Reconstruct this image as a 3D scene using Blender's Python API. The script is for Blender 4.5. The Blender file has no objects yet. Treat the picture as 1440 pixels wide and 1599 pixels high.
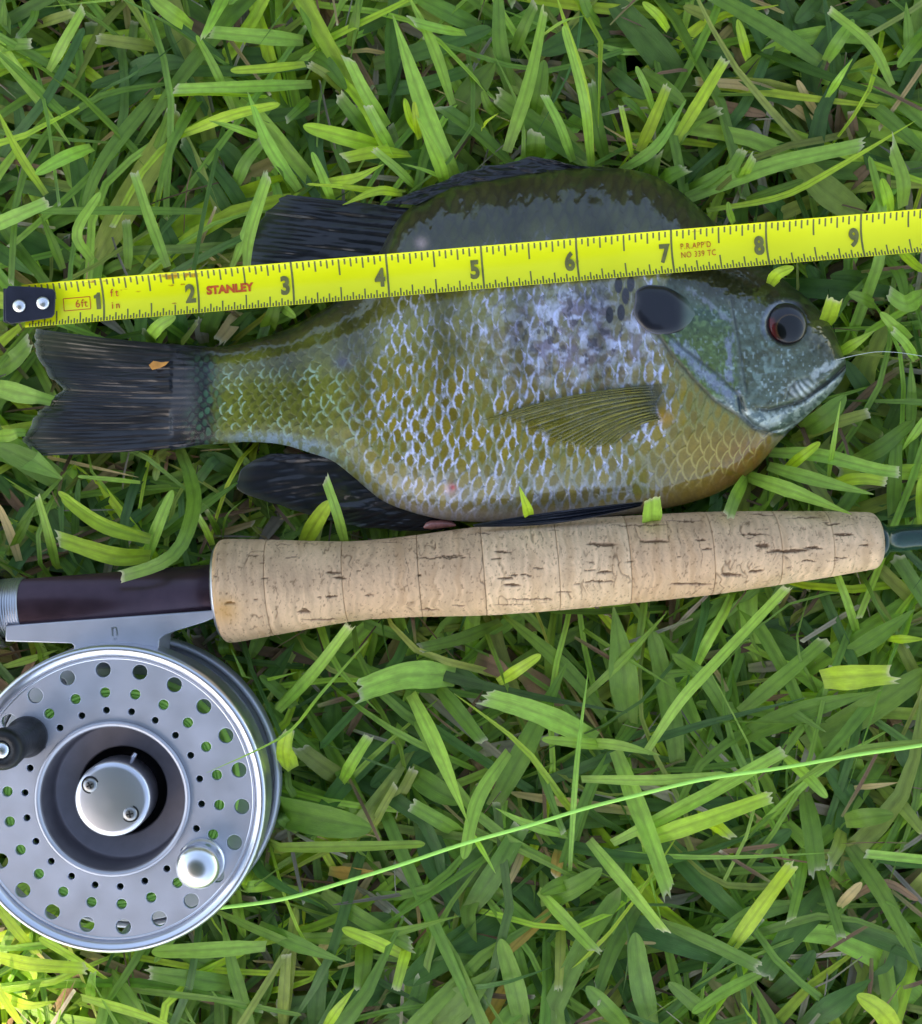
import bpy, bmesh, math, random
import numpy as np
from mathutils import Vector, Matrix

# ------------------------------------------------------------------ camera, sky, sun, exposure
MM = 0.001                       # everything below is written in millimetres, the scene is in metres
ZC = 400.0                       # camera height above the soil, mm
FPX = 2070.0                     # focal length in photograph pixels (1440 x 1599)
CX, CY = 720.0, 799.5
SUN_EL, SUN_AZ = 48.0, 226.0      # degrees; azimuth counted from +X towards +Y
scene = bpy.context.scene
COL = scene.collection
cam_d = bpy.data.cameras.new('camera')
cam = bpy.data.objects.new('camera', cam_d); COL.objects.link(cam)
cam.location = (0, 0, ZC * MM)
cam.rotation_euler = (0, 0, 0)
cam_d.sensor_fit = 'HORIZONTAL'; cam_d.sensor_width = 36.0
cam_d.lens = 36.0 * FPX / 1440.0
cam_d.clip_start = 0.01; cam_d.clip_end = 500
cam_d.dof.use_dof = True
cam_d.dof.focus_distance = 0.362
cam_d.dof.aperture_fstop = 40.0
scene.camera = cam

world = bpy.data.worlds.new('World'); scene.world = world
world.use_nodes = True
wn = world.node_tree.nodes; wl = world.node_tree.links
sky = wn.new('ShaderNodeTexSky'); sky.sky_type = 'NISHITA'; sky.sun_disc = False
sky.sun_elevation = math.radians(SUN_EL)
sky.sun_rotation = math.radians(90 - SUN_AZ)
sky.air_density = 1.0; sky.dust_density = 0.9; sky.ozone_density = 1.0
wl.new(sky.outputs[0], wn['Background'].inputs[0])
wn['Background'].inputs[1].default_value = 0.12

sun_d = bpy.data.lights.new('sun', 'SUN'); sun_d.energy = 5.0; sun_d.angle = math.radians(0.5)
sun_d.color = (1.0, 0.94, 0.84)
sun = bpy.data.objects.new('sun', sun_d); COL.objects.link(sun)
sd = Vector((math.cos(math.radians(SUN_EL)) * math.cos(math.radians(SUN_AZ)),
             math.cos(math.radians(SUN_EL)) * math.sin(math.radians(SUN_AZ)),
             math.sin(math.radians(SUN_EL))))
sun.rotation_euler = sd.to_track_quat('Z', 'Y').to_euler()
sun.location = (2, 2, 3)

vs = scene.view_settings
vs.view_transform = 'Standard'; vs.look = 'None'; vs.gamma = 1.0; vs.use_curve_mapping = False
vs.exposure = 2.12
try:
    vs.use_white_balance = True
    vs.white_balance_temperature = 8100
    vs.white_balance_tint = 10
except Exception:
    pass
scene.cycles.use_denoising = True
scene.cycles.max_bounces = 8
scene.cycles.transparent_max_bounces = 12

# ------------------------------------------------------------------ helpers
rng = np.random.default_rng(7)

def P(px, py, z):
    """photograph pixel + height (mm) -> metres"""
    px = np.asarray(px, float); py = np.asarray(py, float); z = np.asarray(z, float)
    k = (ZC - z) / FPX
    return np.stack([(px - CX) * k, -(py - CY) * k, z + 0 * px], -1) * MM

def sx(z): return FPX / (ZC - z)          # pixels per mm at height z

def lin(r, g, b):
    o = []
    for c in (r, g, b):
        c = c / 255.0
        o.append(c / 12.92 if c <= 0.04045 else ((c + 0.055) / 1.055) ** 2.4)
    return np.array(o)

def hash2(ix, iy, s=0):
    h = (ix.astype(np.int64) * 374761393 + iy.astype(np.int64) * 668265263 + s * 974634777) & 0xffffffff
    h = ((h ^ (h >> 13)) * 1274126177) & 0xffffffff
    return ((h ^ (h >> 16)) & 0xffff) / 65535.0

def vnoise(x, y, s=0):
    ix = np.floor(x); iy = np.floor(y); fx = x - ix; fy = y - iy
    fx = fx * fx * (3 - 2 * fx); fy = fy * fy * (3 - 2 * fy)
    a = hash2(ix, iy, s); b = hash2(ix + 1, iy, s); c = hash2(ix, iy + 1, s); d = hash2(ix + 1, iy + 1, s)
    return (a * (1 - fx) + b * fx) * (1 - fy) + (c * (1 - fx) + d * fx) * fy

def fbm(x, y, s=0, o=4):
    t = 0; a = 0.5; n = 0
    for k in range(o):
        t = t + a * vnoise(x, y, s + k * 17); n += a; a *= 0.5; x = x * 2.03 + 3.1; y = y * 2.03 + 7.7
    return t / n

def ss(a, b, x):
    t = np.clip((x - a) / (b - a), 0, 1)
    return t * t * (3 - 2 * t)

def mixc(c, d, w):
    w = np.asarray(w)[..., None]
    return c * (1 - w) + d * w

def polydist(x, y, pts):
    """unsigned distance to a polyline and parameter 0..1 along it"""
    pts = np.asarray(pts, float)
    best = np.full(np.shape(x), 1e9); par = np.zeros(np.shape(x))
    n = len(pts) - 1
    for i in range(n):
        a = pts[i]; d = pts[i + 1] - a; L = (d ** 2).sum()
        t = np.clip(((x - a[0]) * d[0] + (y - a[1]) * d[1]) / L, 0, 1)
        q = np.hypot(x - a[0] - t * d[0], y - a[1] - t * d[1])
        m = q < best
        best = np.where(m, q, best); par = np.where(m, (i + t) / n, par)
    return best, par

def inpoly(x, y, pts):
    pts = np.asarray(pts, float); c = np.zeros(np.shape(x), bool)
    j = len(pts) - 1
    for i in range(len(pts)):
        xi, yi = pts[i]; xj, yj = pts[j]
        if yi != yj:
            c ^= ((yi > y) != (yj > y)) & (x < (xj - xi) * (y - yi) / (yj - yi) + xi)
        j = i
    return c

def spline(pts, n):
    """Catmull-Rom through pts, n samples evenly by arc length"""
    p = np.asarray(pts, float)
    q = np.vstack([2 * p[0] - p[1], p, 2 * p[-1] - p[-2]])
    out = []
    for i in range(1, len(q) - 2):
        t = np.linspace(0, 1, 16, endpoint=False)[:, None]
        a, b, c, d = q[i - 1], q[i], q[i + 1], q[i + 2]
        out.append(0.5 * (2 * b + (c - a) * t + (2 * a - 5 * b + 4 * c - d) * t ** 2 + (3 * b - a - 3 * c + d) * t ** 3))
    out = np.vstack(out + [p[-1:]])
    s = np.r_[0, np.cumsum(np.linalg.norm(np.diff(out, axis=0), axis=1))]
    u = np.linspace(0, s[-1], n)
    return np.stack([np.interp(u, s, out[:, k]) for k in range(out.shape[1])], -1)

def mesh_obj(name, verts, faces, mat=None, parent=None, smooth=True, col=None, uv=None, extra=None):
    me = bpy.data.meshes.new(name)
    verts = np.asarray(verts, np.float32)
    faces = np.asarray(faces, np.int32)
    nf, k = faces.shape
    me.vertices.add(len(verts)); me.vertices.foreach_set('co', verts.ravel())
    me.loops.add(nf * k); me.loops.foreach_set('vertex_index', faces.ravel())
    me.polygons.add(nf); me.polygons.foreach_set('loop_start', np.arange(nf, dtype=np.int32) * k)
    me.update(calc_edges=True)
    me.polygons.foreach_set('use_smooth', np.full(nf, smooth))
    if col is not None:
        a = me.color_attributes.new('col', 'FLOAT_COLOR', 'POINT')
        c4 = np.ones((len(verts), 4), np.float32); c4[:, :3] = col
        a.data.foreach_set('color', c4.ravel())
    for nm, v in (extra or {}).items():
        a = me.attributes.new(nm, 'FLOAT', 'POINT'); a.data.foreach_set('value', np.asarray(v, np.float32).ravel())
    if uv is not None:
        l = me.uv_layers.new(name='UVMap')
        l.data.foreach_set('uv', np.asarray(uv, np.float32)[faces.ravel()].ravel())
    me.validate()
    o = bpy.data.objects.new(name, me); COL.objects.link(o)
    if mat: me.materials.append(mat)
    if parent: o.parent = parent
    return o

def grid_faces(nu, nv, off=0, wrapu=False, wrapv=False):
    iu = np.arange(nu if wrapu else nu - 1); iv = np.arange(nv if wrapv else nv - 1)
    a, b = np.meshgrid(iu, iv, indexing='ij'); a = a.ravel(); b = b.ravel()
    a2 = (a + 1) % nu; b2 = (b + 1) % nv
    return np.stack([a * nv + b, a2 * nv + b, a2 * nv + b2, a * nv + b2], -1) + off

def empty(name, loc, label=None, cat=None):
    o = bpy.data.objects.new(name, None); COL.objects.link(o); o.location = loc
    o.empty_display_size = 0.01
    if label: o['label'] = label
    if cat: o['category'] = cat
    return o

def tag(o, label=None, cat=None, group=None, kind=None):
    if label: o['label'] = label
    if cat: o['category'] = cat
    if group: o['group'] = group
    if kind: o['kind'] = kind
    return o

def put(o, parent):
    """parent without moving (parents here have location only)"""
    o.parent = parent
    o.matrix_parent_inverse = Matrix.Translation(-Vector(parent.location))
    return o

def lathe(name, prof, n, mat, parent=None, center=(0, 0, 0), axis='Z', closed=False):
    """prof: list of (r, h) in mm about the axis through center (mm)"""
    pr = np.asarray(prof, float); m = len(pr)
    th = np.linspace(0, 2 * np.pi, n, endpoint=False)
    r = pr[:, 0][:, None]; h = np.broadcast_to(pr[:, 1][:, None], (m, n))
    a = r * np.cos(th); b = r * np.sin(th)
    v = np.stack([a, b, h], -1).reshape(-1, 3)
    v = (v + np.asarray(center)) * MM
    f = grid_faces(m, n, wrapu=closed, wrapv=True)[:, ::-1]
    return mesh_obj(name, v, f, mat, parent)

def nodes(name):
    m = bpy.data.materials.new(name); m.use_nodes = True
    nt = m.node_tree; return m, nt, nt.nodes['Principled BSDF']

def basic(name, rgb, rough=0.5, metal=0.0, spec=0.5, coat=0.0, coat_rough=0.05, noise=None, bump=None, ani=None):
    """noise=(scale, amount) varies the colour, bump=(scale, metres)"""
    m, nt, b = nodes(name); n = nt.nodes; l = nt.links
    b.inputs['Roughness'].default_value = rough; b.inputs['Metallic'].default_value = metal
    b.inputs['Specular IOR Level'].default_value = spec
    b.inputs['Coat Weight'].default_value = coat; b.inputs['Coat Roughness'].default_value = coat_rough
    b.inputs['Base Color'].default_value = (*rgb, 1)
    tc = n.new('ShaderNodeTexCoord')
    if noise:
        t = n.new('ShaderNodeTexNoise'); t.inputs['Scale'].default_value = noise[0]; t.inputs['Detail'].default_value = 6
        l.new(tc.outputs['Object'], t.inputs['Vector'])
        r = n.new('ShaderNodeValToRGB'); k = noise[1]
        r.color_ramp.elements[0].color = (*[c * (1 - k) for c in rgb], 1)
        r.color_ramp.elements[1].color = (*[min(1, c * (1 + k)) for c in rgb], 1)
        r.color_ramp.elements[0].position = 0.3; r.color_ramp.elements[1].position = 0.7
        l.new(t.outputs[0], r.inputs[0]); l.new(r.outputs[0], b.inputs['Base Color'])
        q = n.new('ShaderNodeMapRange'); q.inputs[3].default_value = rough * 0.8; q.inputs[4].default_value = min(1, rough * 1.25)
        l.new(t.outputs[0], q.inputs[0]); l.new(q.outputs[0], b.inputs['Roughness'])
    if bump:
        t = n.new('ShaderNodeTexNoise'); t.inputs['Scale'].default_value = bump[0]; t.inputs['Detail'].default_value = 4
        l.new(tc.outputs['Object'], t.inputs['Vector'])
        u = n.new('ShaderNodeBump'); u.inputs['Distance'].default_value = bump[1]; u.inputs['Strength'].default_value = 1
        l.new(t.outputs[0], u.inputs['Height']); l.new(u.outputs[0], b.inputs['Normal'])
    return m

def attr_mat(name, rough=0.4, spec=0.5, coat=0.0, coat_rough=0.08, metal_attr=None, bump=None, trans=0.0, rough_attr=None):
    m, nt, b = nodes(name); n = nt.nodes; l = nt.links
    a = n.new('ShaderNodeAttribute'); a.attribute_name = 'col'
    l.new(a.outputs['Color'], b.inputs['Base Color'])
    b.inputs['Roughness'].default_value = rough; b.inputs['Specular IOR Level'].default_value = spec
    b.inputs['Coat Weight'].default_value = coat; b.inputs['Coat Roughness'].default_value = coat_rough
    if metal_attr:
        q = n.new('ShaderNodeAttribute'); q.attribute_name = metal_attr; l.new(q.outputs['Fac'], b.inputs['Metallic'])
    if rough_attr:
        q = n.new('ShaderNodeAttribute'); q.attribute_name = rough_attr; l.new(q.outputs['Fac'], b.inputs['Roughness'])
    if bump:
        tc = n.new('ShaderNodeTexCoord')
        t = n.new('ShaderNodeTexNoise'); t.inputs['Scale'].default_value = bump[0]; t.inputs['Detail'].default_value = 4
        l.new(tc.outputs['Object'], t.inputs['Vector'])
        u = n.new('ShaderNodeBump'); u.inputs['Distance'].default_value = bump[1]; u.inputs['Strength'].default_value = 1
        l.new(t.outputs[0], u.inputs['Height']); l.new(u.outputs[0], b.inputs['Normal'])
        l.new(u.outputs[0], b.inputs['Coat Normal'])
    if trans:
        tr = n.new('ShaderNodeBsdfTranslucent'); l.new(a.outputs['Color'], tr.inputs['Color'])
        mx = n.new('ShaderNodeMixShader'); mx.inputs[0].default_value = trans
        l.new(b.outputs[0], mx.inputs[1]); l.new(tr.outputs[0], mx.inputs[2])
        l.new(mx.outputs[0], n['Material Output'].inputs['Surface'])
    return m

def tube(name, pts_mm, rad, mat, parent=None, n=10, cap=True):
    p = np.asarray(pts_mm, float); m = len(p)
    rad = np.broadcast_to(np.asarray(rad, float), (m,))
    t = np.gradient(p, axis=0); t /= np.linalg.norm(t, axis=1)[:, None]
    up = np.array([0, 0, 1.0])
    s = np.cross(t, up); s /= np.linalg.norm(s, axis=1)[:, None]; u = np.cross(s, t)
    th = np.linspace(0, 2 * np.pi, n, endpoint=False)
    v = p[:, None] + rad[:, None, None] * (np.cos(th)[None, :, None] * s[:, None] + np.sin(th)[None, :, None] * u[:, None])
    f = grid_faces(m, n, wrapv=True)
    v = v.reshape(-1, 3)
    if cap:
        f = np.vstack([f] + [[[0, i, i + 1, i + 1]] for i in []])
    return mesh_obj(name, v * MM, f, mat, parent)

def curve2d(name, loops, zc, half, bevel, mat, parent=None, res=1):
    """flat plate with holes from closed loops (mm) via a filled 2D curve, turned into a mesh"""
    cu = bpy.data.curves.new(name, 'CURVE'); cu.dimensions = '2D'; cu.fill_mode = 'BOTH'
    cu.extrude = half * MM; cu.bevel_depth = bevel * MM; cu.bevel_resolution = res
    for lp in loops:
        lp = np.asarray(lp, float)
        s = cu.splines.new('POLY'); s.points.add(len(lp) - 1)
        c = np.zeros((len(lp), 4)); c[:, :2] = lp * MM; c[:, 3] = 1
        s.points.foreach_set('co', c.ravel()); s.use_cyclic_u = True
    o = bpy.data.objects.new(name + '_tmp', cu); COL.objects.link(o)
    o.location.z = zc * MM
    dg = bpy.context.evaluated_depsgraph_get()
    me = bpy.data.meshes.new_from_object(o.evaluated_get(dg))
    bpy.data.objects.remove(o); bpy.data.curves.remove(cu)
    me.transform(Matrix.Translation((0, 0, zc * MM)))
    me.name = name
    me.materials.clear(); me.materials.append(mat)
    r = bpy.data.objects.new(name, me); COL.objects.link(r)
    if parent: r.parent = parent
    return r

def circ(cx, cy, r, n=32, ccw=True):
    t = np.linspace(0, 2 * np.pi, n, endpoint=False) * (1 if ccw else -1)
    return np.stack([cx + r * np.cos(t), cy + r * np.sin(t)], -1)

def text_mesh(name, s, mat, parent, size, origin, ang, xs=1.0, bold=0.0, depth=0.02, align='LEFT', spacing=1.0):
    """letters as a thin raised print; origin (mm) is the baseline start, ang the reading direction"""
    cu = bpy.data.curves.new(name, 'FONT'); cu.body = s; cu.size = size * MM
    cu.extrude = depth * MM; cu.offset = bold * MM; cu.align_x = align; cu.space_character = spacing
    cu.resolution_u = 4
    o = bpy.data.objects.new(name + '_tmp', cu); COL.objects.link(o)
    dg = bpy.context.evaluated_depsgraph_get()
    me = bpy.data.meshes.new_from_object(o.evaluated_get(dg))
    bpy.data.objects.remove(o)
    M = Matrix.Translation(Vector(origin) * MM) @ Matrix.Rotation(ang, 4, 'Z') @ Matrix.Diagonal((xs, 1, 1, 1))
    me.transform(M); me.name = name; me.materials.clear(); me.materials.append(mat)
    r = bpy.data.objects.new(name, me); COL.objects.link(r); r.parent = parent
    return r
# ------------------------------------------------------------------ outlines (photograph pixels) shared by the builders
TOP = [(266,535),(290,540),(312,542),(330,542),(360,540),(392,532),(448,514),(500,486),(530,466),(560,440),(590,398),(615,352),(640,325),(700,291),(760,277),
       (804,270),(860,262),(889,260),(947,261),(1009,270),(1058,295),(1107,338),(1150,376),(1202,416),(1235,445),(1262,466),(1288,494),(1305,522),(1314,545),(1321,562)]
BOT = [(266,703),(290,699),(312,695),(330,694),(360,692),(387,690),(439,694),(487,708),(520,720),(550,743),(595,780),(640,799),(690,811),(740,815),(800,814),(860,812),
       (930,809),(1000,802),(1040,794),(1085,783),(1127,767),(1171,739),(1196,715),(1215,692),(1238,669),(1265,645),(1293,619),(1312,598),(1321,580)]
TAIL = [(318,545),(260,532),(200,522),(120,510),(56,511),(56,540),(62,562),(80,590),(97,606),(80,628),(58,650),(42,672),(37,692),(45,710),(90,718),(200,713),(325,694)]
ANAL = [(508,710),(440,708),(395,720),(371,745),(376,766),(445,792),(530,818),(620,828),(720,815),(640,799),(595,780),(550,743)]
SOFTD = [(645,322),(600,316),(560,318),(500,312),(445,305),(410,340),(392,375),(386,415),(400,440),(550,446),(600,385)]
BODY_POLY = TOP + BOT[::-1]
AX0, AX1 = (370.0, 921.5), (1365.0, 843.9)          # rod axis in pixels, at z = ROD_Z
ROD_Z = 30.0
def axy(x): return AX0[1] + (x - AX0[0]) * (AX1[1] - AX0[1]) / (AX1[0] - AX0[0])
CORK_X = [345,352,370,424,540,600,656,755,868,977,1104,1208,1300,1365,1372]
CORK_H = [79,81.5,81.5,76,64,63,65,70.5,71.5,69.5,66,59,51.5,44.5,41]
REEL_C = P(174, 1249, 46)[:2] / MM
TAPE_Z = 42.6
LINE_PTS = [(330,1421),(345,1418),(450,1402),(560,1371),(690,1329),(800,1296),(940,1256),(1080,1221),(1200,1202),(1320,1182),(1440,1163),(1600,1132),(1800,1085),(2000,1020),(2150,940)]
LINE_Z = 37.0

# ------------------------------------------------------------------ how high the grass may stand at a point (mm): it is pressed down under what lies on it
GX = np.arange(-330, 331, 1.0)
CEIL = np.full((len(GX), len(GX)), 60.0)
_gx, _gy = np.meshgrid(GX, GX, indexing='ij')
def press(poly_px, z, h):
    p = P(np.array(poly_px)[:, 0], np.array(poly_px)[:, 1], np.full(len(poly_px), z))[:, :2] / MM
    CEIL[inpoly(_gx, _gy, p)] = np.minimum(CEIL[inpoly(_gx, _gy, p)], h)
press(TAIL, 23, 17); press(ANAL, 23, 17); press(SOFTD, 23, 17)
press([(600,345),(700,275),(850,245),(960,262),(960,300)], 25, 18)
press([(0,445),(1440,333),(1900,300),(1900,370),(1440,404),(0,515)], TAPE_Z, 38)
_ln = P(np.array(LINE_PTS)[:, 0], np.array(LINE_PTS)[:, 1], np.full(len(LINE_PTS), LINE_Z))[:, :2] / MM
CEIL[polydist(_gx, _gy, _ln)[0] < 2.5] = LINE_Z - 1.2
press([(-260, axy(-260)-70),(340, axy(340)-50),(340, axy(340)+90),(-260, axy(-260)+110)], 25, 16)
press([(1372, axy(1372)-20),(2900, axy(2900)-20),(2900, axy(2900)+20),(1372, axy(1372)+20)], 26, 20)
press([(x, axy(x) - h) for x, h in zip(CORK_X, CORK_H)] + [(x, axy(x) + h) for x, h in zip(CORK_X[::-1], CORK_H[::-1])], 30, 12)
CEIL[np.hypot(_gx - REEL_C[0], _gy - REEL_C[1]) < 43.5] = 12
press(BODY_POLY, 26, 7.5)
for _ in range(2):
    C = CEIL
    CEIL = np.minimum(C, (C + np.roll(C, 1, 0) + np.roll(C, -1, 0) + np.roll(C, 1, 1) + np.roll(C, -1, 1)) / 5 + 1.5)
def ceil_at(x, y):
    i = np.clip(np.round(x - GX[0]).astype(int), 0, len(GX) - 1); j = np.clip(np.round(y - GX[0]).astype(int), 0, len(GX) - 1)
    return CEIL[i, j]

# ------------------------------------------------------------------ ground: one sheet to the horizon
m_soil, nt, b = nodes('soil_and_lawn'); n = nt.nodes; l = nt.links
geo = n.new('ShaderNodeNewGeometry')
t1 = n.new('ShaderNodeTexNoise'); t1.inputs['Scale'].default_value = 160; t1.inputs['Detail'].default_value = 8
t2 = n.new('ShaderNodeTexNoise'); t2.inputs['Scale'].default_value = 2.5; t2.inputs['Detail'].default_value = 10
l.new(geo.outputs['Position'], t1.inputs['Vector']); l.new(geo.outputs['Position'], t2.inputs['Vector'])
r1 = n.new('ShaderNodeValToRGB'); r1.color_ramp.elements[0].color = (0.012, 0.010, 0.006, 1); r1.color_ramp.elements[1].color = (0.07, 0.052, 0.03, 1)
r2 = n.new('ShaderNodeValToRGB'); r2.color_ramp.elements[0].color = (0.03, 0.07, 0.015, 1); r2.color_ramp.elements[1].color = (0.08, 0.13, 0.035, 1)
l.new(t1.outputs[0], r1.inputs[0]); l.new(t2.outputs[0], r2.inputs[0])
ln = n.new('ShaderNodeVectorMath'); ln.operation = 'LENGTH'; l.new(geo.outputs['Position'], ln.inputs[0])
mr = n.new('ShaderNodeMapRange'); mr.inputs[1].default_value = 0.35; mr.inputs[2].default_value = 0.7; l.new(ln.outputs['Value'], mr.inputs[0])
mx = n.new('ShaderNodeMix'); mx.data_type = 'RGBA'; l.new(mr.outputs[0], mx.inputs[0]); l.new(r1.outputs[0], mx.inputs[6]); l.new(r2.outputs[0], mx.inputs[7])
l.new(mx.outputs[2], b.inputs['Base Color']); b.inputs['Roughness'].default_value = 0.95; b.inputs['Specular IOR Level'].default_value = 0.1
bu = n.new('ShaderNodeBump'); bu.inputs['Distance'].default_value = 0.004; l.new(t1.outputs[0], bu.inputs['Height']); l.new(bu.outputs[0], b.inputs['Normal'])
r = np.r_[np.linspace(0, 0.4, 60), np.geomspace(0.45, 200, 30)]
th = np.linspace(0, 2 * np.pi, 120, endpoint=False)
R_, T_ = np.meshgrid(r, th, indexing='ij')
gx, gy = R_ * np.cos(T_), R_ * np.sin(T_)
gz = np.where(R_ < 0.5, (fbm(gx * 60 + 9, gy * 60 + 4, 3) - 0.5) * 0.004, 0)
lawn = mesh_obj('lawn', np.stack([gx, gy, gz], -1).reshape(-1, 3), grid_faces(len(r), len(th), wrapv=True), m_soil)
tag(lawn, 'mown lawn of broad bladed green grass over brown thatch', None, None, 'structure')

# ------------------------------------------------------------------ unseen foliage row, added so the fish reflects a dark horizon
m_leaf = basic('tree_leaf', lin(70, 100, 46), 0.5, noise=(3, 0.3))
_n = m_leaf.node_tree.nodes; _tr = _n.new('ShaderNodeBsdfTranslucent'); _tr.inputs[0].default_value = (*lin(110, 140, 50), 1)
_mx = _n.new('ShaderNodeMixShader'); _mx.inputs[0].default_value = 0.3
m_leaf.node_tree.links.new(_n['Principled BSDF'].outputs[0], _mx.inputs[1]); m_leaf.node_tree.links.new(_tr.outputs[0], _mx.inputs[2])
m_leaf.node_tree.links.new(_mx.outputs[0], _n['Material Output'].inputs['Surface'])
m_twig = basic('hedge_wood', lin(52, 48, 34), 0.9, noise=(5, 0.3))
def leaf_cloud(name, cen, Lmin, Lmax, mat, parent, seed):
    q = np.random.default_rng(seed); k = len(cen)
    e1 = q.normal(size=(k, 3)); e1[:, 2] *= 0.5; e1 /= np.linalg.norm(e1, axis=1)[:, None]
    e2 = np.cross(e1, q.normal(size=(k, 3)) * [0.4, 0.4, 1]); e2 /= np.linalg.norm(e2, axis=1)[:, None]
    Ll = q.uniform(Lmin, Lmax, k)[:, None]; Lw = Ll * 0.55
    v = np.stack([cen - e1 * Ll, cen + e2 * Lw, cen + e1 * Ll, cen - e2 * Lw], 1).reshape(-1, 3)
    return mesh_obj(name, v, np.arange(k * 4).reshape(-1, 4), mat, parent, smooth=False)
added_hedge = empty('added_hedge', (0, 6.0, 0), 'unseen foliage row added as a dark horizon for reflections', 'added_hedge')
_q = np.random.default_rng(8)
hx_ = np.linspace(-9, 9, 37)
hv = np.array([[x, y, z] for x in (-9, 9) for y in (5.75, 6.45) for z in (0, 2.6)], float)
mesh_obj('woody_core', hv, np.array([[0,1,3,2],[4,6,7,5],[0,4,5,1],[2,3,7,6],[0,2,6,4],[1,5,7,3]]), m_twig, added_hedge, smooth=False)
NH = 9000
hc_ = np.stack([_q.uniform(-9.2, 9.2, NH), 6.1 + _q.choice([-1, 1], NH) * _q.uniform(0.2, 0.6, NH), _q.uniform(0.05, 3.1, NH)], -1)
hc_[:, 2] *= 0.92 + 0.10 * np.sin(hc_[:, 0] * 2.3) * np.sin(hc_[:, 0] * 0.9)
leaf_cloud('foliage', hc_, 0.05, 0.11, m_leaf, added_hedge, 9)

# ------------------------------------------------------------------ unseen tree, added so its crown blocks sun and darkens overhead reflections
m_bark = basic('bark', lin(84, 70, 56), 0.9, noise=(14, 0.35), bump=(40, 0.01))
tree = empty('added_shade_tree', (-1.6, -2.1, 0), 'unseen broad leafed tree added overhead to shade the lawn', 'tree')
def limb(pts, rad):
    v = tube('trunk', spline(np.array(pts, float) * 1000, 24), np.interp(np.linspace(0, 1, 24), np.linspace(0, 1, len(rad)), rad), m_bark, tree, n=14)
    return v
limb([(-1.6, -2.1, -0.05), (-1.58, -2.05, 0.9), (-1.4, -1.8, 1.9), (-1.15, -1.4, 2.7), (-0.9, -1.0, 3.4)], (150, 115, 95, 75, 40))
for q in ([(-1.4, -1.8, 1.9), (-1.8, -1.5, 2.5), (-2.0, -1.0, 3.0)], [(-1.25, -1.6, 2.4), (-0.6, -1.6, 2.8), (0.0, -1.4, 3.1)], [(-1.0, -1.2, 3.0), (-0.8, -0.6, 3.1), (-0.5, 0.0, 3.2)]):
    o_ = limb(q, (60, 40, 18)); o_.name = 'limb'
_q = np.random.default_rng(3); NL = 42000
dirs = _q.normal(size=(NL, 3)); dirs /= np.linalg.norm(dirs, axis=1)[:, None]
rad_ = _q.random(NL) ** 0.25
CROWN = np.array([-0.757, -0.827, 3.0])
leaf_cloud('crown', CROWN + dirs * rad_[:, None] * np.array([1.6, 1.6, 0.8]), 0.05, 0.085, m_leaf, tree, 4)

# ------------------------------------------------------------------ grass blades
m_grass, nt, b = nodes('grass_blade'); n = nt.nodes; l = nt.links
at = n.new('ShaderNodeAttribute'); at.attribute_name = 'col'
uvn = n.new('ShaderNodeUVMap'); uvn.uv_map = 'UVMap'
sep = n.new('ShaderNodeSeparateXYZ'); l.new(uvn.outputs[0], sep.inputs[0])
cmb = n.new('ShaderNodeMapping'); cmb.inputs['Scale'].default_value = (34, 0.9, 1); l.new(uvn.outputs[0], cmb.inputs['Vector'])
vn = n.new('ShaderNodeTexNoise'); vn.inputs['Scale'].default_value = 1.0; vn.inputs['Detail'].default_value = 3; l.new(cmb.outputs[0], vn.inputs['Vector'])
cm2 = n.new('ShaderNodeMapping'); cm2.inputs['Scale'].default_value = (2.5, 1.6, 1); l.new(uvn.outputs[0], cm2.inputs['Vector'])
bn = n.new('ShaderNodeTexNoise'); bn.inputs['Scale'].default_value = 1.0; bn.inputs['Detail'].default_value = 5; l.new(cm2.outputs[0], bn.inputs['Vector'])
k1 = n.new('ShaderNodeMapRange'); k1.inputs[1].default_value = 0.25; k1.inputs[2].default_value = 0.75; k1.inputs[3].default_value = 0.86; k1.inputs[4].default_value = 1.12; l.new(vn.outputs[0], k1.inputs[0])
k2 = n.new('ShaderNodeMapRange'); k2.inputs[1].default_value = 0.3; k2.inputs[2].default_value = 0.7; k2.inputs[3].default_value = 0.86; k2.inputs[4].default_value = 1.14; l.new(bn.outputs[0], k2.inputs[0])
mm = n.new('ShaderNodeMath'); mm.operation = 'MULTIPLY'; l.new(k1.outputs[0], mm.inputs[0]); l.new(k2.outputs[0], mm.inputs[1])
# small pale scuffs along the veins
cm3 = n.new('ShaderNodeMapping'); cm3.inputs['Scale'].default_value = (14, 1.6, 1); l.new(uvn.outputs[0], cm3.inputs['Vector'])
sn = n.new('ShaderNodeTexNoise'); sn.inputs['Scale'].default_value = 1.0; sn.inputs['Detail'].default_value = 2; l.new(cm3.outputs[0], sn.inputs['Vector'])
k3 = n.new('ShaderNodeMapRange'); k3.inputs[1].default_value = 0.72; k3.inputs[2].default_value = 0.78; l.new(sn.outputs[0], k3.inputs[0])
vm = n.new('ShaderNodeVectorMath'); vm.operation = 'SCALE'; l.new(at.outputs['Color'], vm.inputs[0]); l.new(mm.outputs[0], vm.inputs['Scale'])
mxs = n.new('ShaderNodeMix'); mxs.data_type = 'RGBA'; mxs.inputs[7].default_value = (0.34, 0.40, 0.24, 1)
ks = n.new('ShaderNodeMath'); ks.operation = 'MULTIPLY'; ks.inputs[1].default_value = 0.55; l.new(k3.outputs[0], ks.inputs[0])
l.new(ks.outputs[0], mxs.inputs[0]); l.new(vm.outputs[0], mxs.inputs[6])
l.new(mxs.outputs[2], b.inputs['Base Color'])
b.inputs['Roughness'].default_value = 0.36; b.inputs['Specular IOR Level'].default_value = 0.5
bu = n.new('ShaderNodeBump'); bu.inputs['Distance'].default_value = 0.00025; bu.inputs['Strength'].default_value = 0.8
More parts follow.
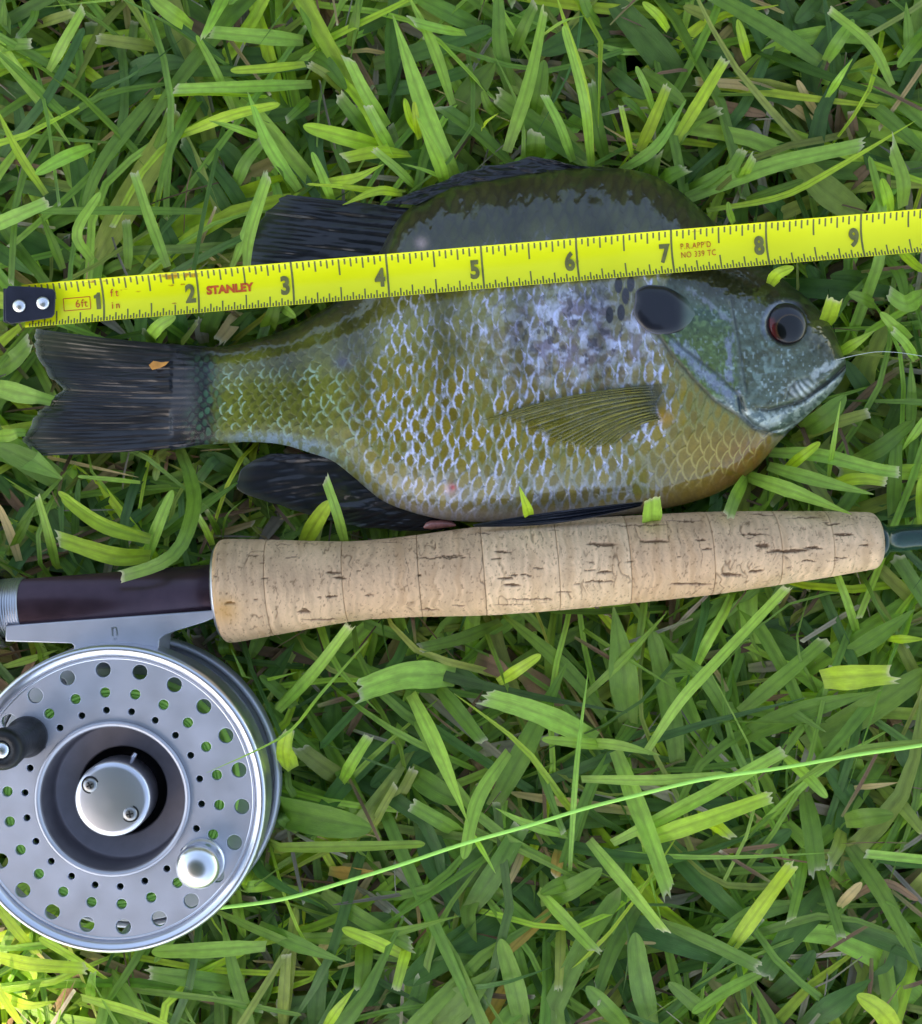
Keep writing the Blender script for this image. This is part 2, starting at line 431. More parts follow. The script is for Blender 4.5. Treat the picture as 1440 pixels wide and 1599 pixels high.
l.new(vn.outputs[0], bu.inputs['Height']); l.new(bu.outputs[0], b.inputs['Normal'])
tr = n.new('ShaderNodeBsdfTranslucent')
hs = n.new('ShaderNodeMix'); hs.data_type = 'RGBA'; hs.blend_type = 'MULTIPLY'; hs.inputs[0].default_value = 1.0; hs.inputs[7].default_value = (1.4, 1.4, 0.65, 1)
l.new(mxs.outputs[2], hs.inputs[6]); l.new(hs.outputs[2], tr.inputs['Color'])
mxx = n.new('ShaderNodeMixShader'); mxx.inputs[0].default_value = 0.42
l.new(b.outputs[0], mxx.inputs[1]); l.new(tr.outputs[0], mxx.inputs[2]); l.new(mxx.outputs[0], n['Material Output'].inputs['Surface'])

m_straw = attr_mat('dry_straw', 0.7, 0.25, trans=0.2, bump=(900, 0.0003))

PAL = {'d': lin(82, 122, 56), 'g': lin(118, 156, 60), 'l': lin(158, 198, 82), 'y': lin(184, 212, 66), 'o': lin(152, 164, 76),
       's': lin(198, 172, 118), 'w': lin(136, 108, 84), 'k': lin(166, 156, 138), 'a': lin(190, 154, 74)}

def blade(ctrl_mm, width, tip='r', col='g', seed=0, n=13, fold=0.16, roll=0.0, over=False, zclamp=True, na=5):
    """one leaf as a folded strip: returns verts (mm), faces, colours, uv"""
    g = np.random.default_rng(seed)
    c = spline(ctrl_mm, 60)
    L = np.linalg.norm(np.diff(c, axis=0), axis=1).sum()
    k = np.r_[np.linspace(0, 1 - min(0.12, 1.3 / L), n - 1), 1.0] if tip != 'r' else np.sin(np.linspace(0, 1, n) * math.pi / 2) ** 0.9
    c = np.stack([np.interp(k, np.linspace(0, 1, 60), c[:, q]) for q in range(3)], -1)
    if zclamp and not over:
        c[:, 2] = np.minimum(c[:, 2], ceil_at(c[:, 0], c[:, 1]) - 0.3)
    t = np.gradient(c, axis=0); t /= np.linalg.norm(t, axis=1)[:, None] + 1e-9
    t[-1] = t[-2]
    rl = roll + np.linspace(-1, 1, n) * g.normal(0, 0.25)
    up = np.array([0, 0, 1.0])
    s = np.cross(t, up); ls = np.linalg.norm(s, axis=1)[:, None]
    hd = np.array([math.cos(seed * 1.7), math.sin(seed * 1.7), 0])
    s = np.where(ls > 0.15, s / np.maximum(ls, 1e-6), np.cross(t, hd)); s /= np.linalg.norm(s, axis=1)[:, None] + 1e-9
    u = np.cross(s, t)
    s2 = s * np.cos(rl)[:, None] + u * np.sin(rl)[:, None]; u2 = np.cross(s2, t)
    w = 0.72 + 0.28 * ss(0, 0.35, k)
    if tip == 'r':
        e = min(0.5, width * 0.9 / max(L, 1)); q = np.clip((k - (1 - e)) / e, 0, 1); w = w * np.sqrt(np.maximum(1 - q ** 2, 0.004)) * (1 - 0.28 * ss(0.45, 1.0, k))
    elif tip == 'p':
        q = np.clip((k - 0.45) / 0.55, 0, 1); w = w * (1 - 0.93 * q ** 1.35)
    else:
        w = w * (1 - 0.2 * ss(0.3, 1.0, k))
    a = np.linspace(-1, 1, na)
    half = width / 2 * w
    wob = 1 + 0.05 * (g.random((n, 1)) - 0.5)
    v = c[:, None] + (half[:, None] * wob * a)[:, :, None] * s2[:, None] + (half[:, None] * fold * (np.abs(a) ** 1.2))[:, :, None] * u2[:, None]
    if tip == 'c':
        jag = (g.normal(0, 0.22) * a + g.normal(0, 0.055, na) + 0.25 * (g.random(na) < 0.10)) * width
        v[-1] += jag[:, None] * t[-1]
        v[-2] += 0.45 * jag[:, None] * t[-2]
    base = PAL[col] if isinstance(col, str) else col
    cc = np.broadcast_to(base, (n, na, 3)).copy()
    cc *= (0.92 + 0.16 * g.random()) * (1 - 0.16 * (np.abs(a) < 0.1) + 0.10 * ((np.abs(a) > 0.15) & (np.abs(a) < 0.6)))[None, :, None]
    bw = np.clip(1 - k / 0.18, 0, 1)[:, None, None] * 0.5
    if not (isinstance(col, str) and col in 'swka'):
        cc = cc * (1 - bw) + lin(150, 165, 90) * bw
        if tip == 'c':
            pw = np.zeros((n, 1, 1)); pw[-1] = 0.85; pw[-2] = 0.10
            cc = cc * (1 - pw) + lin(214, 206, 176) * pw
        elif g.random() < 0.35:
            pw = np.zeros((n, 1, 1)); pw[-1] = 0.5
            cc = cc * (1 - pw) + lin(190, 190, 130) * pw
    uv = np.stack(np.broadcast_arrays(((a + 1) / 2 * width / 6 + seed * 0.37)[None, :], (k * L / 6 + seed * 1.93 % 50)[:, None]), -1)
    return v.reshape(-1, 3), grid_faces(n, na), cc.reshape(-1, 3), uv.reshape(-1, 2)

def add_blade(name, *a, mat=None, **k):
    v, f, c, uv = blade(*a, **k)
    o = mesh_obj(name, v * MM, f, mat or m_grass, None, col=c, uv=uv)
    o.parent = lawn
    return o
# blades that stand out in the photograph, read off enlarged crops: (crop, width, colour, tip, base ... tip)
CROP = {'A': (3, 0, 0), 'B': (3, 480, 0), 'C': (3, 960, 0), 'D': (2.5, 420, 960), 'E': (2.5, 920, 960), 'F': (3.13, 0, 780),
        'G': (2.88, 0, 230), 'H': (3.6, 960, 400), 'N': (3.075, 1180, 380), 'K': (3.79, 0, 690), 'Q': (3.13, 0, 1100), 'X': (1, 0, 0), 'M': (3.692, 330, 240)}
TR = [
('A',130,'o','c',(430,1250),(640,880),(850,530)),('A',50,'g','c',(680,860),(740,690),(800,515)),('A',52,'l','c',(785,1250),(700,1020),(630,810)),
('A',45,'g','p',(410,620),(270,510),(130,370),(-60,200)),('A',42,'y','p',(215,910),(90,720),(-20,500)),('A',62,'d','r',(800,180),(690,290),(558,425)),
('A',92,'d','r',(880,290),(620,440),(380,560)),('A',62,'d','r',(880,290),(650,340),(425,405)),('A',95,'d','r',(1480,260),(1250,265),(970,265)),
('A',45,'y','r',(1430,300),(1250,320),(1080,330)),('A',55,'l','c',(1460,395),(1150,405),(820,415)),('A',72,'l','c',(1420,190),(1200,170),(985,150)),
('A',42,'l','r',(1090,510),(1010,330),(920,165)),('A',50,'y','r',(850,630),(1080,540),(1312,488)),('A',62,'l','p',(1400,890),(1260,680),(1160,430)),
('A',62,'l','r',(430,690),(300,740),(165,815)),('A',72,'g','r',(760,410),(560,650),(460,800),(395,970)),('A',50,'l','r',(430,1220),(360,1090),(470,900)),
('A',42,'g','r',(960,990),(560,985),(180,990)),('A',68,'l','c',(-80,1080),(80,1010),(225,945)),('A',130,'d','p',(340,1240),(120,1130),(-90,1060)),
('A',45,'g','p',(295,1260),(240,1120),(190,1000)),('A',62,'l','c',(1085,1260),(1160,1080),(1255,825)),('A',62,'d','c',(1115,1060),(1000,880),(850,660)),
('A',75,'d','c',(1160,1010),(1080,880),(970,740)),('A',110,'d','r',(950,1270),(1020,1120),(1090,1010)),('A',90,'d','r',(-30,390),(200,470),(430,520)),
('A',50,'l','c',(225,340),(310,180),(390,40)),('A',40,'g','c',(150,-20),(160,80),(80,180)),('A',62,'g','c',(-40,230),(50,210),(145,205)),
('A',70,'d','r',(140,820),(110,640),(80,470)),('A',95,'d','r',(430,1060),(390,880),(350,700)),('A',80,'l','r',(900,130),(800,60),(700,-20)),
('A',70,'l','c',(1060,-30),(1010,70),(960,170)),('A',62,'o','c',(780,230),(620,205),(455,180)),('A',60,'d','r',(750,620),(690,520),(750,410)),
('A',72,'d','r',(720,720),(650,660),(580,590)),('A',36,'l','p',(1225,645),(1100,600),(980,565)),('A',45,'g','c',(1450,460),(1400,510),(1340,565)),
('A',42,'g','p',(10,220),(15,100),(20,-30)),('A',72,'d','r',(850,1240),(800,1130),(755,1020)),('A',90,'d','r',(560,360),(700,300),(870,290)),
('A',60,'o','c',(170,120),(260,90),(350,60)),('A',80,'d','r',(1440,760),(1340,690),(1260,610)),('A',60,'g','c',(1100,880),(1150,760),(1230,660)),
('A',80,'d','p',(-40,1150),(60,1220),(160,1290)),('A',50,'g','c',(600,1260),(600,1130),(590,1030)),('A',90,'d','r',(1150,820),(1050,700),(930,690)),
('B',88,'l','p',(695,830),(560,540),(400,70)),('B',56,'l','p',(680,490),(590,220),(470,-30)),('B',72,'g','r',(960,450),(905,220),(895,-30)),
('B',66,'l','c',(935,710),(1040,380),(1110,50)),('B',46,'y','p',(1335,785),(1290,400),(1165,-30)),('B',96,'g','c',(1300,760),(1080,590),(890,445)),
('B',92,'g','c',(970,785),(790,620),(625,500)),('B',115,'d','r',(1460,115),(1270,170),(1085,250)),('B',72,'d','c',(290,425),(520,400),(765,325)),
('B',84,'d','r',(310,300),(600,220),(860,130)),('B',125,'g','r',(690,560),(780,420),(880,290)),('B',78,'y','r',(360,690),(170,640),(-20,590)),
('B',100,'d','r',(660,760),(520,750),(380,765)),('B',62,'y','c',(480,725),(320,715),(170,740)),('B',62,'l','c',(375,590),(280,450),(190,270)),
('B',52,'l','c',(395,695),(340,600),(285,495)),('B',72,'g','c',(310,650),(220,540),(150,450)),('B',42,'l','c',(515,885),(420,790),(315,700)),
('B',20,'l','p',(660,845),(560,800),(440,765)),('B',46,'y','p',(100,850),(220,835),(355,770)),('B',17,'y','r',(460,895),(250,880),(0,862)),
('B',104,'g','c',(1060,760),(1068,690),(1072,620)),('B',46,'l','c',(1245,755),(1180,580),(1110,445)),('B',60,'g','c',(970,240),(1020,120),(1070,15)),
('B',52,'g','p',(200,215),(225,90),(235,-20)),('B',62,'g','r',(70,240),(30,140),(-30,30)),('B',82,'g','r',(810,130),(660,60),(500,-20)),
('B',50,'l','c',(740,155),(620,135),(490,100)),('B',42,'y','r',(530,640),(480,560),(455,460)),('B',36,'y','r',(525,650),(510,560),(500,475)),
('B',46,'g','r',(900,540),(850,500),(820,425)),('B',20,'y','p',(815,610),(840,570),(895,530)),('B',72,'g','r',(1060,560),(1090,420),(1110,280)),
('B',62,'d','r',(1460,310),(1390,260),(1310,225)),('B',62,'g','c',(1400,760),(1360,600),(1325,390)),('B',16,'l','p',(1100,165),(1200,100),(1310,70)),
('B',28,'k','c',(490,850),(380,835),(260,825)),('B',80,'d','r',(560,560),(680,590),(820,620)),('B',90,'d','c',(140,130),(280,110),(400,60)),
('B',70,'d','p',(60,560),(40,700),(110,880)),('B',70,'g','r',(0,250),(90,300),(180,420)),('B',60,'g','c',(1380,120),(1320,60),(1290,-20)),
('B',60,'d','r',(1440,640),(1340,560),(1190,480)),('B',46,'o','c',(160,420),(90,350),(10,300)),
('C',135,'d','r',(360,440),(180,220),(-30,-20)),('C',84,'g','c',(1010,325),(760,150),(430,-40)),('C',72,'d','r',(220,165),(380,220),(560,265)),
('C',72,'d','r',(930,315),(780,335),(618,400)),('C',62,'y','c',(285,660),(400,470),(515,280)),('C',72,'g','c',(235,745),(330,600),(490,515)),
('C',62,'y','c',(115,710),(190,540),(245,405)),('C',52,'l','p',(30,800),(200,680),(335,465)),('C',32,'y','c',(80,730),(55,610),(28,495)),
('C',46,'g','r',(155,580),(100,510),(35,455)),('C',36,'l','r',(185,530),(150,420),(100,310)),('C',72,'g','c',(155,860),(172,800),(192,725)),
('C',92,'g','c',(215,860),(260,825),(335,790)),('C',78,'l','c',(335,930),(740,775),(1160,678)),('C',31,'y','p',(430,985),(780,920),(1050,780),(1410,565)),
('C',72,'g','c',(515,900),(550,800),(600,705)),('C',52,'l','c',(590,850),(615,800),(650,735)),('C',62,'g','r',(310,905),(430,850),(540,775)),
('C',42,'g','r',(590,945),(740,895),(885,845)),('C',36,'l','r',(558,1045),(540,1000),(530,945)),('C',84,'d','r',(810,1020),(740,950),(670,870)),
('C',135,'o','r',(1160,1010),(1000,900),(830,740)),('C',42,'d','r',(1140,690),(950,690),(755,680)),('C',46,'l','c',(1300,400),(1200,210),(1005,45)),
('C',62,'d','p',(1085,70),(1250,110),(1355,240)),('C',92,'d','r',(970,-30),(910,40),(845,105)),('C',112,'d','r',(900,250),(850,120),(790,-20)),
('C',52,'y','r',(625,275),(600,190),(575,90)),('C',62,'g','r',(990,285),(1050,190),(1120,90)),('C',82,'g','r',(1130,440),(1280,560),(1460,720)),
('C',74,'l','c',(1350,970),(1350,840),(1295,685)),('C',62,'y','r',(1290,1010),(1275,920),(1250,835)),('C',72,'d','r',(1260,880),(1220,800),(1170,720)),
('C',62,'g','r',(1460,150),(1400,220),(1325,315)),('C',62,'d','r',(1460,360),(1370,360),(1275,350)),('C',36,'l','p',(995,455),(1050,370),(1115,275)),
('C',92,'d','r',(730,270),(670,130),(590,-20)),('C',52,'s','c',(960,590),(700,420),(380,380)),('C',72,'w','c',(1010,660),(990,560),(975,455)),
('C',62,'w','c',(1050,650),(1060,540),(1070,425)),('C',46,'w','c',(1120,650),(1118,590),(1110,520)),('C',30,'k','c',(695,690),(715,570),(740,455)),
('C',10,'k','p',(505,565),(650,560),(805,553)),('C',52,'w','r',(440,480),(570,510),(710,540)),('C',42,'s','r',(960,550),(900,460),(855,375)),
('C',62,'w','r',(1080,890),(1140,830),(1210,765)),('C',52,'g','p',(1380,290),(1375,150),(1365,10)),('C',46,'y','r',(250,140),(200,70),(130,10)),
('C',62,'d','r',(1060,905),(1130,870),(1210,830)),('C',60,'k','r',(560,660),(620,600),(690,640)),('C',80,'g','r',(120,330),(240,420),(330,490)),
('C',70,'d','r',(-20,330),(60,400),(150,460)),('C',60,'o','r',(500,120),(420,70),(320,30)),
('D',112,'l','c',(725,240),(540,235),(350,295)),('D',92,'l','c',(1275,485),(1060,385),(850,320)),('D',62,'g','p',(1310,395),(1150,200),(880,-30)),
('D',84,'g','p',(875,750),(1000,520),(1165,185)),('D',78,'d','r',(540,420),(300,650),(148,868)),('D',92,'d','r',(810,375),(600,520),(398,670)),
('D',66,'l','p',(555,310),(650,500),(775,805)),('D',62,'l','r',(935,535),(815,720),(760,955)),('D',23,'l','p',(1175,1000),(1200,600),(1247,215)),
('D',52,'g','c',(905,28),(760,90),(585,132)),('D',52,'l','c',(35,365),(180,220),(315,45)),('D',150,'g','r',(-40,740),(180,790),(400,835)),
('D',112,'d','p',(600,790),(650,960),(745,1180)),('D',125,'d','r',(1030,1140),(760,1280),(525,1440)),('D',42,'a','p',(1110,1145),(960,1290),(855,1398)),
('D',52,'y','r',(520,1325),(400,1270),(285,1225)),('D',52,'g','p',(60,1260),(400,1255),(745,1175)),('D',42,'l','r',(-40,908),(300,905),(610,895)),
('D',62,'g','p',(-40,1215),(120,1290),(300,1355)),('D',92,'g','r',(550,610),(650,680),(750,735)),('D',92,'g','c',(785,1150),(890,990),(985,820)),
('D',42,'l','p',(1170,860),(1020,820),(885,755)),('D',22,'l','p',(795,855),(840,930),(885,1010)),('D',50,'o','c',(470,760),(520,690),(565,605)),
('D',36,'o','c',(395,850),(440,760),(495,665)),('D',82,'o','c',(300,650),(210,590),(120,520)),('D',52,'l','c',(285,650),(330,570),(390,475)),
('D',72,'g','c',(760,860),(660,800),(555,740)),('D',62,'g','c',(665,285),(750,390),(835,500)),('D',72,'d','r',(860,320),(780,260),(695,185)),
('D',46,'y','r',(895,265),(980,210),(1062,155)),('D',82,'d','r',(470,325),(540,400),(610,480)),('D',112,'d','r',(235,580),(250,450),(255,320)),
('D',62,'g','c',(210,1080),(370,1190),(555,1290)),('D',46,'l','c',(545,1285),(520,1370),(495,1465)),('D',72,'g','c',(375,1260),(368,1370),(355,1470)),
('D',82,'g','r',(995,1620),(960,1450),(905,1265)),('D',52,'l','c',(1055,1075),(1160,1190),(1275,1315)),('D',42,'o','c',(1140,1190),(1138,1320),(1130,1460)),
('D',62,'a','c',(820,1620),(880,1530),(935,1430)),('D',125,'g','p',(640,1620),(770,1490),(890,1380)),('D',72,'d','p',(1035,1385),(1100,1480),(1180,1600)),
('D',50,'a','p',(235,1000),(330,1010),(440,1005)),('D',52,'k','c',(325,1055),(400,1100),(475,1160)),('D',42,'k','r',(480,975),(540,1030),(605,1095)),
('D',30,'s','p',(1000,895),(960,1000),(915,1095)),('D',50,'a','c',(1130,920),(1125,970),(1118,1025)),('D',72,'w','r',(810,170),(880,200),(945,240)),
('D',92,'w','r',(995,225),(1070,290),(1155,350)),('D',42,'l','r',(1310,512),(1190,498),(1065,485)),('D',52,'o','r',(55,1610),(75,1400),(105,1140)),
('D',42,'y','p',(215,1620),(270,1540),(335,1455)),('D',32,'g','c',(1035,530),(1090,690),(1150,855)),('D',70,'y','c',(95,600),(60,530),(70,460)),
('D',100,'d','r',(140,1120),(330,1200),(480,1180)),('D',80,'d','r',(620,1420),(700,1350),(860,1360)),('D',70,'d','r',(180,1620),(190,1480),(220,1360)),
('D',80,'d','c',(440,1610),(560,1530),(600,1420)),('D',60,'g','r',(1210,1030),(1120,1060),(1060,1090)),('D',80,'g','r',(1060,1110),(1180,1070),(1300,990)),
('D',90,'d','r',(730,1080),(800,980),(870,880)),('D',60,'d','p',(420,1380),(330,1390),(220,1430)),
('E',32,'g','p',(-20,320),(140,170),(305,-10)),('E',46,'l','c',(215,540),(350,345),(480,200),(770,-105)),('E',112,'g','p',(155,420),(130,200),(95,-30)),
('E',84,'g','r',(345,580),(310,330),(245,60)),('E',62,'g','r',(550,410),(450,250),(325,155)),('E',46,'d','p',(430,275),(480,400),(535,525)),
('E',62,'g','c',(590,380),(770,230),(920,100)),('E',112,'y','c',(910,250),(1040,240),(1180,230)),('E',115,'g','r',(840,510),(1090,370),(1330,215)),
('E',84,'g','p',(560,495),(850,370),(1140,295)),('E',32,'g','p',(735,335),(830,400),(925,458)),('E',50,'l','p',(-30,495),(120,510),(275,548)),
('E',42,'l','r',(-30,640),(260,645),(545,625)),('E',58,'l','c',(90,890),(480,690),(760,532)),('E',78,'y','c',(200,885),(450,800),(708,708)),
('E',52,'y','c',(460,815),(505,830),(550,868)),('E',74,'l','c',(105,530),(230,850),(312,1085)),('E',84,'d','c',(270,855),(450,1050),(608,1195)),
('E',52,'l','c',(0,880),(150,1060),(293,1235)),('E',102,'d','r',(-30,1000),(110,960),(228,905)),('E',62,'g','c',(190,1140),(100,1290),(30,1475)),
('E',112,'d','r',(90,1190),(350,1270),(575,1345)),('E',62,'g','c',(280,1200),(470,1280),(660,1375)),('E',62,'y','c',(545,1315),(700,1100),(795,975)),
('E',112,'d','c',(970,1035),(800,1230),(675,1410)),('E',46,'l','r',(670,1400),(530,1470),(402,1555)),('E',88,'g','c',(840,690),(870,850),(890,1000)),
('E',62,'o','c',(990,840),(970,910),(935,970)),('E',46,'g','c',(895,985),(940,1120),(985,1260)),('E',42,'g','c',(845,915),(820,1060),(788,1195)),
('E',82,'d','r',(1070,770),(1000,690),(925,595)),('E',72,'g','p',(1000,880),(1150,1100),(1295,1390)),('E',72,'g','r',(1000,805),(1090,790),(1190,780)),
('E',62,'o','c',(1140,670),(1220,750),(1310,860)),('E',36,'l','p',(1320,495),(1000,545),(755,690)),('E',72,'g','r',(1310,1350),(1230,1240),(1155,1120)),
('E',92,'g','r',(240,1600),(200,1420),(180,1240)),('E',82,'g','r',(150,1620),(70,1530),(-10,1450)),('E',62,'g','r',(470,1570),(390,1500),(310,1435)),
('E',92,'d','p',(830,1610),(960,1520),(1100,1425)),('E',82,'y','r',(1200,1620),(1130,1540),(1045,1485)),('E',62,'w','c',(1210,1620),(1170,1420),(1215,1260)),
('E',36,'w','r',(1005,1115),(1150,1045),(1285,1115)),('E',18,'s','r',(15,1275),(130,1278),(262,1282)),('E',42,'s','r',(975,1140),(1010,1100),(1065,1045)),
('E',22,'s','p',(1035,675),(1120,668),(1205,655)),('E',26,'w','p',(645,320),(710,325),(785,308)),('E',50,'l','r',(765,555),(850,630),(930,715)),
('E',125,'d','r',(1330,620),(1250,530),(1190,430)),('E',36,'g','r',(195,240),(300,232),(405,222)),('E',72,'g','p',(990,165),(1130,80),(1270,-20)),
('E',36,'y','p',(1160,95),(1230,95),(1320,95)),('E',52,'d','r',(475,965),(600,980),(730,995)),('E',72,'d','r',(590,960),(690,900),(790,840)),
('E',100,'d','r',(1100,1460),(1190,1380),(1200,1290)),('E',80,'d','r',(700,1500),(800,1420),(880,1310)),('E',90,'d','p',(560,1560),(680,1590),(800,1640)),
('E',70,'g','p',(800,1130),(620,1170),(480,1260)),('E',70,'d','r',(1130,1120),(1060,1030),(1000,960)),('E',100,'d','r',(640,70),(750,120),(860,180)),
('F',72,'y','r',(735,195),(500,125),(300,-15)),('F',92,'y','c',(735,275),(560,275),(280,190)),('F',72,'l','r',(705,310),(780,110),(845,-45)),
('F',52,'l','c',(280,340),(240,170),(185,-20)),('F',42,'g','p',(45,270),(110,150),(185,10)),('F',26,'w','r',(-20,325),(250,270),(540,185)),
('F',50,'s','r',(95,300),(50,160),(-10,20)),('F',12,'g','p',(1088,190),(1108,80),(1200,-5)),('F',52,'g','p',(1110,790),(1080,680),(1045,545)),
('F',46,'l','p',(1440,1450),(1290,1190),(1210,910),(1130,730)),('F',18,'l','p',(1285,885),(1360,868),(1450,845)),('F',52,'l','r',(190,840),(140,770),(90,695)),
('F',42,'l','p',(-20,830),(90,800),(195,765)),('F',90,'d','r',(560,50),(640,130),(700,230)),('F',60,'d','c',(120,350),(180,250),(330,230)),
('F',90,'d','p',(1270,1000),(1330,870),(1440,700)),('F',70,'g','r',(1440,1010),(1350,920),(1270,860)),
('G',92,'l','p',(-40,1075),(110,1110),(290,1150)),('G',92,'g','c',(-30,1010),(60,960),(135,880)),('G',125,'g','p',(-40,1330),(130,1400),(280,1490)),
('G',60,'l','p',(-30,1300),(60,1290),(140,1240)),('G',60,'o','c',(650,1050),(820,880),(890,790)),('G',60,'l','r',(660,870),(720,800),(790,760)),
('G',90,'d','r',(790,880),(800,790),(790,700)),('G',70,'s','c',(1080,740),(1040,800),(985,870)),('G',45,'l','r',(1270,720),(1300,740),(1330,765)),
('G',70,'g','r',(1190,840),(1220,770),(1240,690)),('G',70,'d','r',(980,890),(1060,820),(1130,740)),('G',60,'k','c',(920,880),(905,830),(900,770)),
('H',62,'l','p',(1262,545),(1350,490),(1460,420)),('H',72,'l','r',(1460,270),(1400,240),(1315,205)),('H',82,'l','c',(870,1105),(1150,1120),(1460,1195),(1600,1215)),
('H',60,'y','r',(955,1205),(1060,1120),(1155,1045)),('H',125,'g','r',(1060,980),(1180,900),(1300,780)),('H',74,'o','c',(1000,1030),(1200,950),(1430,880)),
('H',95,'d','r',(1480,850),(1380,720),(1290,590)),('H',120,'d','r',(1230,230),(1150,150),(1080,50)),('H',80,'d','r',(1460,150),(1330,110),(1210,110)),
('N',72,'g','r',(660,1340),(668,1100),(680,900)),('N',64,'l','p',(700,1000),(760,920),(850,780)),('N',60,'y','r',(800,1350),(795,1200),(800,1120)),
('N',80,'g','r',(480,1040),(600,980),(760,850)),('N',70,'d','r',(620,920),(680,800),(730,640)),('N',60,'y','c',(380,1150),(500,1130),(630,1145)),
('N',60,'d','r',(540,1270),(660,1280),(790,1210)),('N',64,'g','r',(625,60),(690,150),(720,260)),('N',60,'y','r',(700,40),(760,100),(820,140)),
('N',90,'l','c',(800,250),(720,290),(640,240)),('N',56,'l','r',(740,460),(670,400),(600,330)),('N',40,'w','r',(700,600),(560,700),(420,830)),
('N',30,'w','p',(490,220),(480,140),(470,80)),('N',50,'g','p',(745,900),(750,720),(745,560)),('N',46,'l','c',(770,560),(720,480),(660,420)),
('K',64,'y','r',(880,575),(600,470),(345,295)),('K',40,'g','p',(40,670),(160,440),(450,120)),('K',62,'d','r',(1000,215),(800,280),(560,385)),
('K',60,'g','p',(960,560),(1150,420),(1420,230)),('K',125,'d','r',(1440,200),(1330,130),(1180,80)),('K',46,'d','r',(440,600),(450,420),(470,220)),
('K',28,'l','r',(830,240),(640,220),(460,205)),('K',22,'s','p',(200,75),(420,120),(820,210)),('K',150,'g','r',(400,260),(200,130),(-30,20)),
('K',70,'d','p',(900,380),(760,480),(620,640)),('K',60,'o','r',(930,60),(930,150),(920,230)),('K',34,'w','c',(990,80),(985,130),(975,190)),
('K',46,'l','c',(1260,610),(1220,520),(1170,430)),('K',40,'g','c',(1300,560),(1260,470),(1220,400)),
('Q',60,'y','r',(520,1340),(350,1230),(190,1140)),('Q',70,'y','c',(-30,1230),(150,1270),(420,1290)),('Q',60,'y','r',(400,1430),(650,1500),(830,1570)),
('Q',50,'y','p',(-30,1400),(130,1470),(280,1450)),('Q',90,'g','c',(1130,1370),(930,1340),(730,1310)),('Q',80,'g','p',(1130,1320),(980,1260),(840,1210)),
('Q',90,'g','r',(540,1320),(620,1420),(720,1560)),('Q',80,'l','r',(1300,1180),(1000,1200),(740,1210)),('Q',70,'g','p',(1230,1580),(1150,1330),(1080,1030)),
('Q',56,'g','r',(1060,1010),(1260,1100),(1450,1180)),('Q',60,'o','c',(1380,1560),(1390,1380),(1400,1220)),('Q',60,'y','r',(180,1220),(60,1080),(-30,960)),
('Q',60,'g','c',(440,1430),(450,1370),(460,1300)),('Q',50,'y','r',(100,1560),(20,1440),(-40,1330)),('Q',60,'l','r',(1340,880),(1230,890),(1140,900)),
('Q',60,'g','p',(1460,620),(1380,560),(1350,470)),('Q',56,'o','r',(1290,700),(1380,700),(1460,690)),
('M',56,'g','r',(480,230),(420,100),(340,-10)),('M',56,'l','r',(700,280),(640,130),(580,-10)),
]
ORDER_Z = {'d': (13, 21), 'g': (16, 27), 'l': (20, 33), 'y': (22, 34), 'o': (14, 25), 's': (16, 22), 'w': (15, 20), 'k': (15, 20), 'a': (17, 22)}
_g = np.random.default_rng(11)
nb = 0
for i, (cr, w, colr, tip, *pts) in enumerate(TR):
    s, ox, oy = CROP[cr]
    pp = np.array(pts, float) / s + np.array([ox, oy])
    z0, z1 = ORDER_Z[colr]
    dz = _g.uniform(-2, 3)
    m = len(pp); k = np.linspace(0, 1, m)
    z = z0 + dz - 3 + (z1 - z0) * (0.25 + 0.75 * np.sin(k * math.pi * 0.55))
    wp = P(pp[:, 0], pp[:, 1], z) / MM
    jit = _g.normal(1, 0.10)
    c = PAL[colr] * np.array([jit * _g.normal(1, 0.05), jit, jit * _g.normal(1, 0.09)])
    dry = colr in 'swka'
    add_blade('straw' if dry else 'grass_blade', wp, w / s / sx(z.mean()), tip, c if not dry else PAL[colr] * jit, seed=100 + i,
              n=15, na=9, fold=_g.uniform(0.05, 0.22), roll=_g.normal(0, 0.22), mat=m_straw if dry else m_grass)
    nb += 1

# blades that lie over the fish, the rod and the reel: (pixels + height) base ... tip
OVER = [
 (24,'g','c',[(280,700,20),(297,745,27),(303,790,38),(284,850,46),(250,880,46.5),(190,900,42)],0.1),
 (17,'l','c',[(541,856,26),(526,800,34),(508,748,37)],0.1),
 (27,'y','r',[(474,850,22),(492,818,29),(516,782,35)],0.0),
 (17,'y','p',[(828,812,34),(822,790,44),(811,760,49)],0.0),
 (34,'l','c',[(1018,818,34),(1018,800,42),(1018,777,47)],0.0),
 (24,'g','c',[(1168,742,24),(1150,772,38),(1137,806,41)],0.3),
 (24,'l','p',[(1163,742,24),(1240,768,36),(1330,803,40)],0.1),
 (22,'l','p',[(1200,728,24),(1270,748,33),(1364,772,34)],0.1),
 (30,'y','c',[(1284,520,22),(1294,494,32),(1303,467,38)],0.0),
 (20,'y','r',[(1203,444,34),(1215,428,41),(1240,417,43)],0.2),
 (17,'l','c',[(1008,1176,24),(1060,1098,32),(1112,1040,36),(1228,918,40)],0.1),
 (19,'l','c',[(434,1110,24),(490,1050,32),(546,978,40)],0.1),
 (5,'l','p',[(575,1000,28),(500,1085,36),(455,1140,48),(400,1172,50),(322,1207,50)],0.0),
 (22,'y','c',[(446,1200,34),(442,1172,42),(448,1142,46)],0.0),
 (9,'l','p',[(1293,750,22),(1302,690,34),(1313,626,42)],0.0),
 (20,'l','p',[(695,288,20),(685,255,32),(650,180,44)],0.0),
 (15,'l','r',[(923,262,20),(912,160,40),(880,40,46)],0.0),
 (10,'y','p',[(625,305,24),(540,292,32),(478,288,35)],0.0),
 (14,'y','p',[(628,302,24),(590,298,32),(535,320,34)],0.2),
 (17,'l','c',[(385,420,30),(390,370,36),(420,275,40)],0.0),
]
